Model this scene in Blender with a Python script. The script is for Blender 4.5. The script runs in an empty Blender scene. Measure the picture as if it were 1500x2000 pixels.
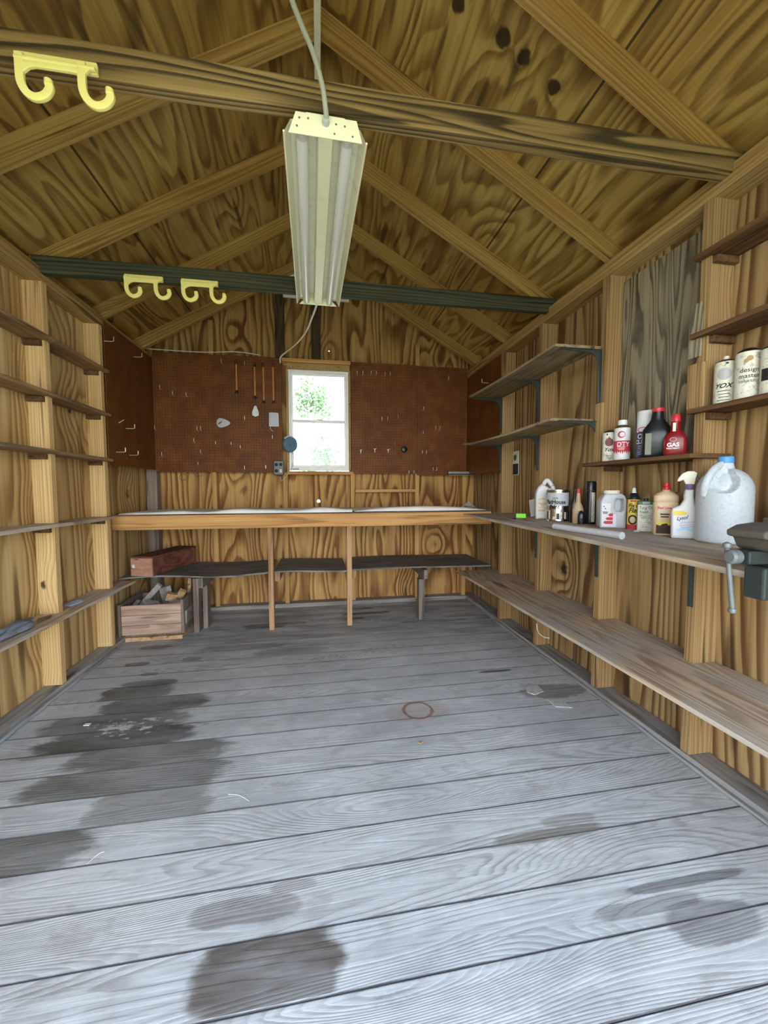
import bpy, bmesh, math, random
from mathutils import Vector, Matrix
rnd = random.Random(7)
S = bpy.context.scene
COL = S.collection
PI = math.pi

# ------------------------------------------------------------------ node helpers
class NT:
    def __init__(s, name):
        s.m = bpy.data.materials.new(name); s.m.use_nodes = True
        s.t = s.m.node_tree; s.n = s.t.nodes
        s.b = s.n['Principled BSDF']
    def node(s, typ, **kw):
        n = s.n.new(typ)
        for k, v in kw.items(): setattr(n, k, v)
        return n
    def link(s, a, b): s.t.links.new(a, b)
    def put(s, sock, v):
        if hasattr(v, 'is_linked') or hasattr(v, 'links'): s.link(v, sock)
        else: sock.default_value = v
    def math(s, op, a, b=None, c=None, clamp=False):
        n = s.node('ShaderNodeMath', operation=op); n.use_clamp = clamp
        s.put(n.inputs[0], a)
        if b is not None: s.put(n.inputs[1], b)
        if c is not None: s.put(n.inputs[2], c)
        return n.outputs[0]
    def vmath(s, op, a, b=None):
        n = s.node('ShaderNodeVectorMath', operation=op)
        s.put(n.inputs[0], a)
        if b is not None: s.put(n.inputs[1], b)
        return n.outputs['Value'] if op in ('LENGTH', 'DISTANCE', 'DOT_PRODUCT') else n.outputs[0]
    def noise(s, vec, scale=1., detail=2., rough=.5, dist=0.):
        n = s.node('ShaderNodeTexNoise')
        s.link(vec, n.inputs['Vector'])
        n.inputs['Scale'].default_value = scale; n.inputs['Detail'].default_value = detail
        n.inputs['Roughness'].default_value = rough; n.inputs['Distortion'].default_value = dist
        return n.outputs[0]
    def mix(s, f, a, b, mode='MIX'):
        n = s.node('ShaderNodeMix', data_type='RGBA', blend_type=mode)
        s.put(n.inputs[0], f)
        for sock, v in ((n.inputs[6], a), (n.inputs[7], b)):
            if isinstance(v, (tuple, list)): sock.default_value = (*v[:3], 1)
            else: s.link(v, sock)
        return n.outputs[2]
    def smooth(s, v, lo, hi):
        n = s.node('ShaderNodeMapRange', interpolation_type='SMOOTHSTEP')
        s.put(n.inputs[0], v); n.inputs[1].default_value = lo; n.inputs[2].default_value = hi
        n.inputs[3].default_value = 0.; n.inputs[4].default_value = 1.
        return n.outputs[0]
    def pos(s): return s.node('ShaderNodeNewGeometry').outputs['Position']
    def bump(s, h, strength=.3, dist=.01):
        n = s.node('ShaderNodeBump'); n.inputs['Strength'].default_value = strength; n.inputs['Distance'].default_value = dist
        s.link(h, n.inputs['Height']); s.link(n.outputs[0], s.b.inputs['Normal'])

def plain(name, col, rough=.5, metal=0., spec=.4, grime=0., gcol=(.1, .08, .06), gscale=40., trans=0., sss=0.):
    t = NT(name); b = t.b
    b.inputs['Roughness'].default_value = rough; b.inputs['Metallic'].default_value = metal
    b.inputs['Specular IOR Level'].default_value = spec
    p = t.pos()
    n = t.noise(p, gscale, 4., .65)
    f = t.smooth(n, .5, .72)
    f = t.math('MULTIPLY', f, grime)
    c = t.mix(f, col, gcol)
    n2 = t.noise(p, gscale * .2, 2.)
    c = t.mix(.12, c, t.mix(n2, (0, 0, 0), (1, 1, 1)), 'SOFT_LIGHT')
    t.link(c, b.inputs['Base Color'])
    if trans: b.inputs['Transmission Weight'].default_value = trans
    if sss:
        b.inputs['Subsurface Weight'].default_value = sss; b.inputs['Subsurface Scale'].default_value = .01
    return t.m

def wood(name, light, dark, stretch, K=7., contrast=.8, knots=0., ply=True, rough=.7, spec=.25, tone=.35,
         knot_rad=.2, kscale=(3., 3., 1.7), amp=1.6, lin=.8, slope=False, marks=(), grey=0., greycol=(.2, .2, .2), seams=None, fine=.35, offset=0.):
    """Procedural timber; stretch = noise frequency per world axis (low along the grain)."""
    t = NT(name); b = t.b
    p = t.pos()
    oi = t.node('ShaderNodeObjectInfo').outputs['Random']
    off = t.math('MULTIPLY', oi, 0. if ply else 23.)
    oc = t.node('ShaderNodeCombineXYZ')
    for i in range(3): t.link(off, oc.inputs[i])
    pp = t.vmath('ADD', p, oc.outputs[0])
    if slope:
        sx = t.node('ShaderNodeSeparateXYZ'); t.link(pp, sx.inputs[0])
        px = t.node('ShaderNodeSeparateXYZ'); t.link(p, px.inputs[0])
        cz = t.node('ShaderNodeCombineXYZ')
        t.link(t.math('MULTIPLY', t.math('ABSOLUTE', t.math('SUBTRACT', px.outputs[0], .03)), .573), cz.inputs[2])
        pp = t.vmath('ADD', pp, cz.outputs[0])
    if offset: pp = t.vmath('ADD', pp, (offset, offset * .7, offset * .3))
    q = t.vmath('MULTIPLY', pp, stretch)
    n1 = t.noise(q, 1., 1.3, .4, .15 if ply else .1)
    jit = t.noise(t.vmath('MULTIPLY', pp, tuple(x * 5. for x in stretch)), 1., 2., .5)
    acr = t.vmath('DOT_PRODUCT', pp, tuple(1. if x > 2.5 else 0. for x in stretch))
    n1 = t.math('ADD', t.math('MULTIPLY', n1, amp), t.math('MULTIPLY_ADD', acr, lin, t.math('MULTIPLY', jit, .07)))
    knotmask = None
    if knots > 0:
        v = t.node('ShaderNodeTexVoronoi'); v.feature = 'F1'
        t.link(t.vmath('MULTIPLY', pp, kscale), v.inputs['Vector']); v.inputs['Scale'].default_value = 1.
        d = v.outputs['Distance']
        sep = t.node('ShaderNodeSeparateColor'); t.link(v.outputs['Color'], sep.inputs[0])
        ex = t.math('LESS_THAN', sep.outputs[0], knots)
        near = t.math('MULTIPLY', t.math('SUBTRACT', 1., t.smooth(d, 0., .5)), ex)
        n1 = t.math('ADD', n1, t.math('MULTIPLY', near, .28))
        wob = t.math('MULTIPLY_ADD', t.noise(pp, 30., 2.), .12, d)
        rad = t.math('MULTIPLY_ADD', sep.outputs[1], knot_rad * .8, knot_rad * .4)
        core = t.math('SUBTRACT', 1., t.smooth(t.math('DIVIDE', t.math('SUBTRACT', wob, .06), rad), .45, 1.))
        knotmask = t.math('MULTIPLY', core, ex)
    for (mx, my, mz, mr, sx, sy) in marks:
        dv = t.vmath('MULTIPLY', t.vmath('SUBTRACT', p, (mx, my, mz)), (1 / sx, 1 / sy, 1 / sx))
        d = t.vmath('LENGTH', dv)
        d = t.math('MULTIPLY_ADD', t.math('SUBTRACT', t.noise(p, 40., 2.), .5), .02, d)
        n1 = t.math('ADD', n1, t.math('MULTIPLY', t.math('SUBTRACT', 1., t.smooth(d, 0., mr * 3.)), .12))
        c1 = t.math('SUBTRACT', 1., t.smooth(d, mr * .75, mr * 1.15))
        knotmask = c1 if knotmask is None else t.math('MAXIMUM', knotmask, c1)
    ph = t.math('FRACT', t.math('MULTIPLY', n1, K))
    ring = t.math('MULTIPLY', t.smooth(ph, .25, .8), t.math('SUBTRACT', 1., t.smooth(ph, .86, 1.)))
    # fibre
    fs = tuple(x * (14. if x > 2.5 else 3.) for x in stretch)
    n2 = t.noise(t.vmath('MULTIPLY', pp, fs), 1., 3., .6)
    n3 = t.noise(pp, 1.3, 2., .5)
    n4 = t.noise(t.vmath('MULTIPLY', pp, tuple(x * 1.8 for x in stretch)), 1., 3., .6)
    amt = t.math('MULTIPLY', ring, t.math('MULTIPLY_ADD', n4, contrast * 1.5, contrast * .25), clamp=True)
    c = t.mix(amt, light, dark)
    c = t.mix(fine, c, t.mix(t.smooth(n2, .3, .7), (.18, .18, .18), (.8, .8, .8)), 'SOFT_LIGHT')
    c = t.mix(tone, c, t.mix(t.smooth(n3, .3, .7), (.22, .2, .18), (.78, .78, .78)), 'SOFT_LIGHT')
    st = t.noise(t.vmath('MULTIPLY', pp, tuple(x * (9. if x > 2.5 else 1.6) for x in stretch)), 1., 2., .5)
    c = t.mix(t.math('MULTIPLY', t.smooth(st, .54, .68), .38), c, dark)
    # small dark flecks along the grain
    fl = t.noise(t.vmath('MULTIPLY', pp, tuple(x * (4. if x > 2.5 else 3.) for x in stretch)), 1., 1., .4)
    c = t.mix(t.math('MULTIPLY', t.smooth(fl, .64, .74), .75), c, tuple(x * .3 for x in dark))
    if grey > 0:
        g = t.noise(pp, 3., 4., .6)
        c = t.mix(t.math('MULTIPLY', t.smooth(g, .35, .65), grey), c, greycol)
    if knotmask is not None:
        c = t.mix(t.math('MULTIPLY', knotmask, .93), c, (.028, .014, .006))
    if seams:
        ax, vals, wdt = seams
        sp = t.node('ShaderNodeSeparateXYZ'); t.link(p, sp.inputs[0])
        for vv in vals:
            d = t.math('ABSOLUTE', t.math('SUBTRACT', sp.outputs[ax], vv))
            c = t.mix(t.math('MULTIPLY', t.math('SUBTRACT', 1., t.smooth(d, wdt * .5, wdt)), .85), c, (.02, .012, .006))
    t.link(c, b.inputs['Base Color'])
    b.inputs['Roughness'].default_value = rough; b.inputs['Specular IOR Level'].default_value = spec
    h = t.math('ADD', t.math('MULTIPLY', ring, -.5), t.math('MULTIPLY', n2, .6))
    t.bump(h, .25, .004)
    return t.m

# ------------------------------------------------------------------ mesh helpers
def box(bm, x0, x1, y0, y1, z0, z1, bev=0.):
    c = Vector(((x0 + x1) / 2, (y0 + y1) / 2, (z0 + z1) / 2))
    r = bmesh.ops.create_cube(bm, size=1., matrix=Matrix.Translation(c) @ Matrix.Diagonal((abs(x1 - x0), abs(y1 - y0), abs(z1 - z0), 1)))
    if bev:
        es = list({e for v in r['verts'] for e in v.link_edges})
        bmesh.ops.bevel(bm, geom=es, offset=bev, segments=2, affect='EDGES', profile=.5)
    return bm
def nb(): return bmesh.new()
def bx(*a, **k): return box(nb(), *a, **k)
def rotbox(bm, c, size, rot, bev=0.):
    tmp = bx(-size[0] / 2, size[0] / 2, -size[1] / 2, size[1] / 2, -size[2] / 2, size[2] / 2, bev=bev)
    tmp.transform(Matrix.Translation(c) @ rot)
    me = bpy.data.meshes.new('tmp'); tmp.to_mesh(me); tmp.free(); bm.from_mesh(me); bpy.data.meshes.remove(me)
    return bm
def prism(pts, axis, a, b, bm=None):
    """polygon (2-D) extruded along axis between a and b. axis 0: pts=(y,z); 1: (x,z); 2: (x,y)."""
    bm = bm or nb()
    def P(q, w): return ((w, q[0], q[1]), (q[0], w, q[1]), (q[0], q[1], w))[axis]
    va = [bm.verts.new(P(q, a)) for q in pts]; vb = [bm.verts.new(P(q, b)) for q in pts]
    n = len(pts)
    bm.faces.new(va); bm.faces.new(list(reversed(vb)))
    for i in range(n):
        j = (i + 1) % n
        bm.faces.new((va[j], va[i], vb[i], vb[j]))
    bmesh.ops.recalc_face_normals(bm, faces=bm.faces[:])
    return bm
def bevel_all(bm, off, seg=2):
    es = [e for e in bm.edges if len(e.link_faces) == 2 and e.calc_face_angle(0) > .5]
    bmesh.ops.bevel(bm, geom=es, offset=off, segments=seg, affect='EDGES', profile=.5)
    return bm
def tube(pts, r, bm=None, seg=8, cap=True):
    bm = bm or nb()
    pts = [Vector(p) for p in pts]; n = len(pts)
    rr = r if isinstance(r, (list, tuple)) else [r] * n
    up = Vector((0, 0, 1)); rings = []; prev = None
    for i, p in enumerate(pts):
        d = (pts[min(i + 1, n - 1)] - pts[max(i - 1, 0)]).normalized()
        if prev is None:
            a = d.cross(up)
            if a.length < 1e-3: a = d.cross(Vector((1, 0, 0)))
            a.normalize()
        else:
            a = prev - d * prev.dot(d)
            if a.length < 1e-4: a = d.orthogonal()
            a.normalize()
        prev = a; bb = d.cross(a)
        rings.append([bm.verts.new(p + (a * math.cos(k * 2 * PI / seg) + bb * math.sin(k * 2 * PI / seg)) * rr[i]) for k in range(seg)])
    for i in range(n - 1):
        for k in range(seg):
            bm.faces.new((rings[i][k], rings[i][(k + 1) % seg], rings[i + 1][(k + 1) % seg], rings[i + 1][k]))
    if cap:
        bm.faces.new(list(reversed(rings[0]))); bm.faces.new(rings[-1])
    bmesh.ops.recalc_face_normals(bm, faces=bm.faces[:])
    return bm
def smooth_path(pts, n=8):
    pts = [Vector(p) for p in pts]; out = []
    for i in range(len(pts) - 1):
        p0 = pts[max(i - 1, 0)]; p1 = pts[i]; p2 = pts[i + 1]; p3 = pts[min(i + 2, len(pts) - 1)]
        for k in range(n):
            t = k / n
            out.append(.5 * ((2 * p1) + (p2 - p0) * t + (2 * p0 - 5 * p1 + 4 * p2 - p3) * t * t + (3 * p1 - p0 - 3 * p2 + p3) * t ** 3))
    out.append(pts[-1]); return out
def loft(secs, seg=32, bm=None, cap=True, fn=None):
    """secs: (z, rx, ry, power, cx, cy) superellipse sections."""
    bm = bm or nb(); rings = []
    for s in secs:
        z, rx, ry = s[:3]; pw = s[3] if len(s) > 3 else 2.; cx = s[4] if len(s) > 4 else 0.; cy = s[5] if len(s) > 5 else 0.
        ring = []
        for k in range(seg):
            a = 2 * PI * k / seg; c, sn = math.cos(a), math.sin(a)
            x = rx * math.copysign(abs(c) ** (2 / pw), c) + cx; y = ry * math.copysign(abs(sn) ** (2 / pw), sn) + cy
            v = Vector((x, y, z))
            if fn: v = fn(v)
            ring.append(bm.verts.new(v))
        rings.append(ring)
    for i in range(len(rings) - 1):
        for k in range(seg):
            bm.faces.new((rings[i][k], rings[i][(k + 1) % seg], rings[i + 1][(k + 1) % seg], rings[i + 1][k]))
    if cap:
        bm.faces.new(list(reversed(rings[0]))); bm.faces.new(rings[-1])
    bmesh.ops.recalc_face_normals(bm, faces=bm.faces[:])
    return bm
def lathe(prof, seg=28, bm=None, cx=0., cy=0.):
    return loft([(z, r, r, 2., cx, cy) for (r, z) in prof], seg, bm)
def curve2d(outlines, depth, bevel=0., res=2):
    """filled 2-D outline(s) in XZ, thickness along y (centred); holes are further outlines."""
    cu = bpy.data.curves.new('tmpc', 'CURVE'); cu.dimensions = '2D'; cu.fill_mode = 'BOTH'
    cu.extrude = max(depth / 2 - bevel, .0002); cu.bevel_depth = bevel; cu.bevel_resolution = res; cu.offset = -bevel
    for o in outlines:
        sp = cu.splines.new('POLY'); sp.points.add(len(o) - 1)
        for q, pt in zip(o, sp.points): pt.co = (q[0], q[1], 0, 1)
        sp.use_cyclic_u = True
    return curve_bm(cu)
def curve_bm(cu):
    ob = bpy.data.objects.new('tmpo', cu); COL.objects.link(ob)
    dg = bpy.context.evaluated_depsgraph_get(); dg.update()
    me = bpy.data.meshes.new_from_object(ob.evaluated_get(dg))
    bm = nb(); bm.from_mesh(me)
    bpy.data.objects.remove(ob); bpy.data.curves.remove(cu); bpy.data.meshes.remove(me)
    bm.transform(Matrix.Rotation(PI / 2, 4, 'X'))
    bmesh.ops.remove_doubles(bm, verts=bm.verts[:], dist=1e-6)
    return bm
def text2d(s, size, bold=0., shear=0., sx=1., space=1.):
    cu = bpy.data.curves.new('tmpt', 'FONT'); cu.body = s; cu.size = size; cu.align_x = 'CENTER'; cu.align_y = 'CENTER'
    cu.offset = bold * size; cu.shear = shear; cu.fill_mode = 'FRONT'; cu.space_character = space; cu.resolution_u = 3
    bm = curve_bm(cu)
    if sx != 1.: bm.transform(Matrix.Diagonal((sx, 1, 1, 1)))
    return bm
def wrap(bm, r, ang=0., z=0., cx=0., cy=0., front=-PI / 2):
    """bend a flat XZ drawing round a vertical cylinder, front = -y."""
    for it in range(3):
        es = [e for e in bm.edges if abs(e.verts[0].co.x - e.verts[1].co.x) > r * .2]
        if not es: break
        bmesh.ops.subdivide_edges(bm, edges=es, cuts=1, use_grid_fill=False)
    bmesh.ops.triangulate(bm, faces=bm.faces[:])
    for v in bm.verts:
        a = front + ang + v.co.x / r
        rr = r - v.co.y
        v.co = Vector((cx + rr * math.cos(a), cy + rr * math.sin(a), v.co.z + z))
    return bm
def move(bm, x=0., y=0., z=0., rot=None):
    m = Matrix.Translation((x, y, z))
    if rot is not None: m = m @ rot
    bm.transform(m); return bm
def join(*bms):
    out = bms[0]
    for b in bms[1:]:
        me = bpy.data.meshes.new('tmp'); b.to_mesh(me); b.free(); out.from_mesh(me); bpy.data.meshes.remove(me)
    return out
def rect(w, h):
    bm = nb()
    vs = [bm.verts.new(p) for p in ((-w / 2, 0, -h / 2), (w / 2, 0, -h / 2), (w / 2, 0, h / 2), (-w / 2, 0, h / 2))]
    bm.faces.new(vs); return bm
def patch(r, a0, a1, z0, z1, off=.0006, n=14):
    """a sheet of label wrapped on a cylinder (angles from the front)."""
    bm = nb(); rows = []
    for z in (z0, z1):
        rows.append([bm.verts.new(((r + off) * math.cos(-PI / 2 + a0 + (a1 - a0) * k / n), (r + off) * math.sin(-PI / 2 + a0 + (a1 - a0) * k / n), z)) for k in range(n + 1)])
    for k in range(n): bm.faces.new((rows[0][k], rows[0][k + 1], rows[1][k + 1], rows[1][k]))
    return bm
def poly(pts):
    bm = nb(); bm.faces.new([bm.verts.new((p[0], 0, p[1])) for p in pts]); return bm

def obj(name, bm, mat, parent=None, smooth=False, ang=.6):
    me = bpy.data.meshes.new(name)
    if parent is None:
        xs = [v.co for v in bm.verts]
        o0 = Vector(((min(v.x for v in xs) + max(v.x for v in xs)) / 2, (min(v.y for v in xs) + max(v.y for v in xs)) / 2, min(v.z for v in xs)))
        bm.transform(Matrix.Translation(-o0))
    bm.normal_update()
    bm.to_mesh(me); bm.free()
    if smooth:
        for p in me.polygons: p.use_smooth = True
        me.set_sharp_from_angle(angle=ang)
    for m in (mat if isinstance(mat, (list, tuple)) else [mat]): me.materials.append(m)
    o = bpy.data.objects.new(name, me); COL.objects.link(o)
    if parent is None: o.location = o0
    else: o.parent = parent
    return o
def tag(o, label, cat, group=None):
    o['label'] = label; o['category'] = cat
    if group: o['group'] = group
    return o
def thing(name, label, cat, loc, rz=0., group=None):
    o = bpy.data.objects.new(name, None); COL.objects.link(o); o.empty_display_size = .05
    o.location = loc; o.rotation_euler = (0, 0, rz)
    return tag(o, label, cat, group)
def struct(name, bm, mat, label=None, smooth=False):
    o = obj(name, bm, mat, None, smooth); o['kind'] = 'structure'
    if label: o['label'] = label
    return o
def one(name, label, cat, bm, mat, group=None, smooth=False, ang=.6):
    return tag(obj(name, bm, mat, None, smooth, ang), label, cat, group)
def plabel(o, s): o['label'] = s; return o

# ------------------------------------------------------------------ materials
M = {}
LT, DK = (.60, .37, .135), (.27, .12, .035)
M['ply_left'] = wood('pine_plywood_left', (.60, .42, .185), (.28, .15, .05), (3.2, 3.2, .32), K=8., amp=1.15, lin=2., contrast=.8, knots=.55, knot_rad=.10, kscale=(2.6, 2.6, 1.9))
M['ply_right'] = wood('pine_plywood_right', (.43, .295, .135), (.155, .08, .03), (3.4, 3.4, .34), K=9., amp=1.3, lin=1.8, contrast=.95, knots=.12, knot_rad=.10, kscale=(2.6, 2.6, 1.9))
M['ply_back'] = wood('pine_plywood_back', (.52, .305, .105), (.19, .08, .022), (3.4, 3.4, .6), K=8., amp=1.4, lin=1.2, contrast=.95, knots=.2, knot_rad=.12, kscale=(2.6, 2.6, 2.))
M['ply_roof'] = wood('pine_plywood_roof', (.44, .285, .078), (.19, .10, .022), (4.2, .75, 4.2), K=6., contrast=.8, knots=.03, knot_rad=.1, kscale=(2., 1.3, 2.), tone=.55, amp=1.9, lin=.25,
    marks=[(.715, 1.503, 2.83, .036, .85, 1.), (.805, 1.508, 2.778, .030, .85, 1.), (.937, 1.518, 2.703, .030, .85, 1.), (.538, 1.512, 2.931, .034, .85, 1.)],
    seams=(0, (1.065, -1.041), .006))
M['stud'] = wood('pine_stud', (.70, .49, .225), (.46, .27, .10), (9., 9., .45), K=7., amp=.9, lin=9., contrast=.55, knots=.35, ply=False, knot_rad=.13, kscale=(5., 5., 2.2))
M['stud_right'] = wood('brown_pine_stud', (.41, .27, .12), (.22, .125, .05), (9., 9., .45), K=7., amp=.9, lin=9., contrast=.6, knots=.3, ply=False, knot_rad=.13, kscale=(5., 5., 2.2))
M['stud_back'] = wood('orange_pine_stud', (.56, .34, .12), (.34, .18, .06), (9., 9., .45), K=7., amp=.9, lin=9., contrast=.55, knots=.3, ply=False, knot_rad=.13, kscale=(5., 5., 2.2))
M['shelf_under'] = wood('olive_brown_plywood', (.33, .24, .125), (.14, .09, .04), (5., .4, 5.), K=7., contrast=.8, ply=False, grey=.3, greycol=(.25, .22, .17), knots=.4, knot_rad=.12, kscale=(4., 2.4, 4.))
M['rafter'] = wood('pine_rafter', (.48, .305, .092), (.25, .13, .03), (.5, 9., 9.), K=6., amp=1., lin=7., slope=True, contrast=.55, knots=.12, ply=False, knot_rad=.12, kscale=(3., 5., 3.))
M['beam'] = wood('treated_tie_beam', (.33, .22, .085), (.065, .045, .02), (.6, 9., 9.), K=5., amp=1.7, lin=5., contrast=.9, knots=.12, ply=False, knot_rad=.16, kscale=(2., 6., 6.))
M['beam_far'] = wood('dark_green_tie_beam', (.085, .085, .05), (.03, .03, .018), (.5, 10., 10.), K=5., amp=1.3, lin=8., contrast=.8, knots=.12, ply=False, knot_rad=.16, kscale=(2., 6., 6.))
M['plate'] = wood('pine_plate', (.48, .32, .125), (.28, .16, .05), (10., .5, 10.), K=6., amp=.9, lin=7., contrast=.5, knots=.3, ply=False, knot_rad=.14, kscale=(5., 2.4, 5.))
M['header'] = wood('pine_header', (.60, .33, .12), (.33, .15, .05), (.6, 14., 14.), K=3., contrast=.6, knots=.25, ply=False, knot_rad=.12, kscale=(2.4, 5., 5.))
M['grey_board'] = wood('weathered_board_across', (.25, .23, .21), (.10, .09, .08), (.7, 9., 9.), K=5., contrast=.8, ply=False, grey=.5, greycol=(.13, .125, .12))
M['grey_shelf'] = wood('dusty_board_along', (.44, .37, .30), (.20, .15, .11), (8., .6, 8.), K=6., contrast=.7, ply=False, grey=.75, greycol=(.34, .34, .34))
M['brown_shelf'] = wood('brown_board_along', (.32, .19, .08), (.16, .085, .035), (12., .6, 12.), K=4., contrast=.6, ply=False, grey=.45, greycol=(.2, .15, .09))
M['dark_shelf'] = wood('dark_board_along', (.15, .078, .034), (.075, .038, .018), (12., .6, 12.), K=4., contrast=.6, ply=False)
M['ply_shelf'] = wood('worn_plywood_along', (.56, .43, .29), (.28, .20, .13), (7., .55, 7.), K=9., contrast=.8, ply=False, grey=.6, greycol=(.46, .45, .43), knots=.15, knot_rad=.12, kscale=(3., 1.6, 3.))
M['grey_post'] = wood('weathered_post', (.28, .22, .17), (.12, .09, .07), (14., 14., .7), K=4., contrast=.7, ply=False, grey=.3, greycol=(.15, .14, .13))
M['leg'] = wood('bench_leg', (.48, .29, .15), (.27, .14, .07), (16., 16., .7), K=3., contrast=.6, ply=False, knots=.2, knot_rad=.13, kscale=(6., 6., 2.5))
M['sill'] = wood('dusty_sill', (.36, .34, .31), (.16, .14, .125), (10., .7, 10.), K=5., contrast=.8, ply=False, grey=.7, greycol=(.30, .315, .335))
M['sill_back'] = wood('dusty_sill_back', (.36, .31, .25), (.19, .15, .12), (.7, 10., 10.), K=5., contrast=.7, ply=False, grey=.6, greycol=(.28, .28, .28))
M['weathered'] = wood('weathered_plywood', (.36, .31, .2), (.085, .07, .04), (7., 7., .75), K=10., contrast=1.0, grey=.35, greycol=(.3, .28, .23), offset=3.)
M['dark_stud'] = wood('dark_stud', (.10, .07, .035), (.045, .03, .015), (16., 16., .8), K=4., contrast=.8, ply=False)
M['crate'] = wood('crate_board', (.60, .42, .30), (.33, .20, .14), (1., 9., 9.), K=4., contrast=.7, ply=False, grey=.3, greycol=(.33, .25, .2), knots=.25, knot_rad=.12, kscale=(3., 6., 6.))
M['red_wood'] = wood('red_stained_board', (.20, .075, .05), (.09, .03, .02), (9., 1., 9.), K=4., contrast=.7, ply=False)
M['pink_wood'] = wood('pale_red_board', (.52, .28, .19), (.36, .17, .11), (2., 9., 9.), K=3., contrast=.5, ply=False)
M['scrap'] = wood('scrap_wood', (.40, .35, .30), (.2, .16, .13), (5., 5., 5.), K=4., contrast=.6, ply=False, grey=.4, greycol=(.3, .3, .3))
M['scrap_tan'] = wood('scrap_wood_tan', (.62, .42, .22), (.38, .22, .1), (5., 5., 5.), K=4., contrast=.6, ply=False)
M['white'] = plain('white_plastic', (.70, .715, .71), .4)
M['vinyl'] = plain('window_vinyl', (.90, .90, .86), .4)
M['dirty_white'] = plain('stained_white_paper', (.74, .72, .60), .6, grime=.8, gcol=(.28, .27, .2), gscale=55.)
M['cream'] = plain('cream_plastic', (.80, .77, .62), .45)
M['black'] = plain('black_plastic', (.012, .012, .014), .3)
M['ink'] = plain('black_ink', (.015, .015, .017), .6)
M['red'] = plain('red_plastic', (.55, .03, .04), .35)
M['deepred'] = plain('deep_red_plastic', (.22, .008, .014), .3)
M['ired'] = plain('red_ink', (.55, .04, .07), .6)
M['blue'] = plain('blue_cap_plastic', (.08, .32, .70), .4)
M['navy'] = plain('navy_ink', (.02, .035, .16), .4)
M['yellow'] = plain('yellow_label', (.80, .62, .08), .5)
M['green'] = plain('dark_green_paint', (.03, .16, .07), .4)
M['lime'] = plain('lime_green_plastic', (.25, .85, .06), .5)
M['tan'] = plain('tan_plastic', (.52, .36, .22), .4)
M['beige'] = plain('beige_plastic', (.66, .49, .29), .35)
M['purple'] = plain('purple_plastic', (.16, .11, .22), .4)
M['lavender'] = plain('lavender_ink', (.45, .42, .70), .6)
M['skyblue'] = plain('sky_blue_ink', (.42, .68, .85), .6)
M['palegrey'] = plain('pale_grey_ink', (.45, .46, .47), .6)
M['greyplastic'] = plain('grey_plastic', (.50, .52, .54), .35)
M['pvc'] = plain('grey_pipe', (.55, .56, .57), .45, grime=.3, gcol=(.35, .34, .32), gscale=30.)
M['jug'] = plain('dirty_white_jug', (.52, .57, .60), .5, grime=.5, gcol=(.30, .31, .30), gscale=90.)
M['tin'] = plain('bare_tin', (.62, .61, .60), .22, metal=1.)
M['steel'] = plain('dull_steel', (.42, .42, .40), .4, metal=.9, grime=.4, gcol=(.2, .16, .12))
M['zinc'] = plain('zinc_wire', (.86, .84, .78), .35, metal=.55)
M['iron'] = plain('cast_iron', (.035, .045, .042), .5, metal=.3, spec=.4)
M['grey_iron'] = plain('grey_worn_iron', (.16, .175, .17), .5, metal=.3, grime=.4, gcol=(.12, .11, .1))
M['alu'] = plain('aluminium_cap', (.68, .67, .62), .4, metal=.2)
M['rust'] = plain('rusty_iron', (.10, .085, .066), .75, metal=.2, grime=.5, gcol=(.06, .05, .04), gscale=60.)
M['bracket'] = plain('grey_green_bracket', (.06, .075, .07), .4, metal=.3)
M['hook'] = plain('yellow_lit_plastic', (.93, .86, .28), .45)  # off-white plastic, yellow tone of reflected light put into the colour
M['fixture'] = plain('cream_enamel', (.95, .93, .62), .35, grime=.12, gcol=(.5, .36, .16), gscale=25.)
M['fixture_in'] = plain('aged_enamel', (.86, .83, .62), .4, grime=.25, gcol=(.42, .28, .13), gscale=18.)
M['tube'] = plain('frosted_tube', (.92, .92, .86), .18, spec=.6)
M['cord'] = plain('grey_cord', (.42, .42, .33), .5)
M['cord_white'] = plain('white_cord', (.80, .77, .60), .5)
M['strip'] = plain('white_cord_channel', (.78, .76, .58), .5, grime=.3, gcol=(.4, .36, .22))
M['paper'] = plain('old_paper', (.90, .88, .82), .7, grime=.2, gcol=(.5, .45, .36), gscale=12.)
M['lining'] = plain('torn_lining', (.55, .54, .50), .8, grime=.7, gcol=(.25, .23, .2), gscale=50.)
M['handle'] = plain('orange_wood_handle', (.50, .19, .05), .45)
M['reel'] = plain('blue_grey_plastic', (.10, .19, .25), .4)
M['outlet'] = plain('outlet_box_steel', (.10, .105, .10), .45, metal=.4)
M['fabric'] = plain('grey_rag', (.20, .225, .26), .9, grime=.6, gcol=(.08, .08, .09), gscale=60.)
M['leaf'] = plain('dry_leaf', (.42, .27, .13), .8)
M['bark'] = plain('tree_bark', (.22, .24, .19), .9)
M['grass'] = plain('grass', (.30, .31, .20), .9, grime=.6, gcol=(.38, .34, .26), gscale=4.)
M['gravel'] = plain('pale_gravel', (.55, .55, .55), .9)

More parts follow.
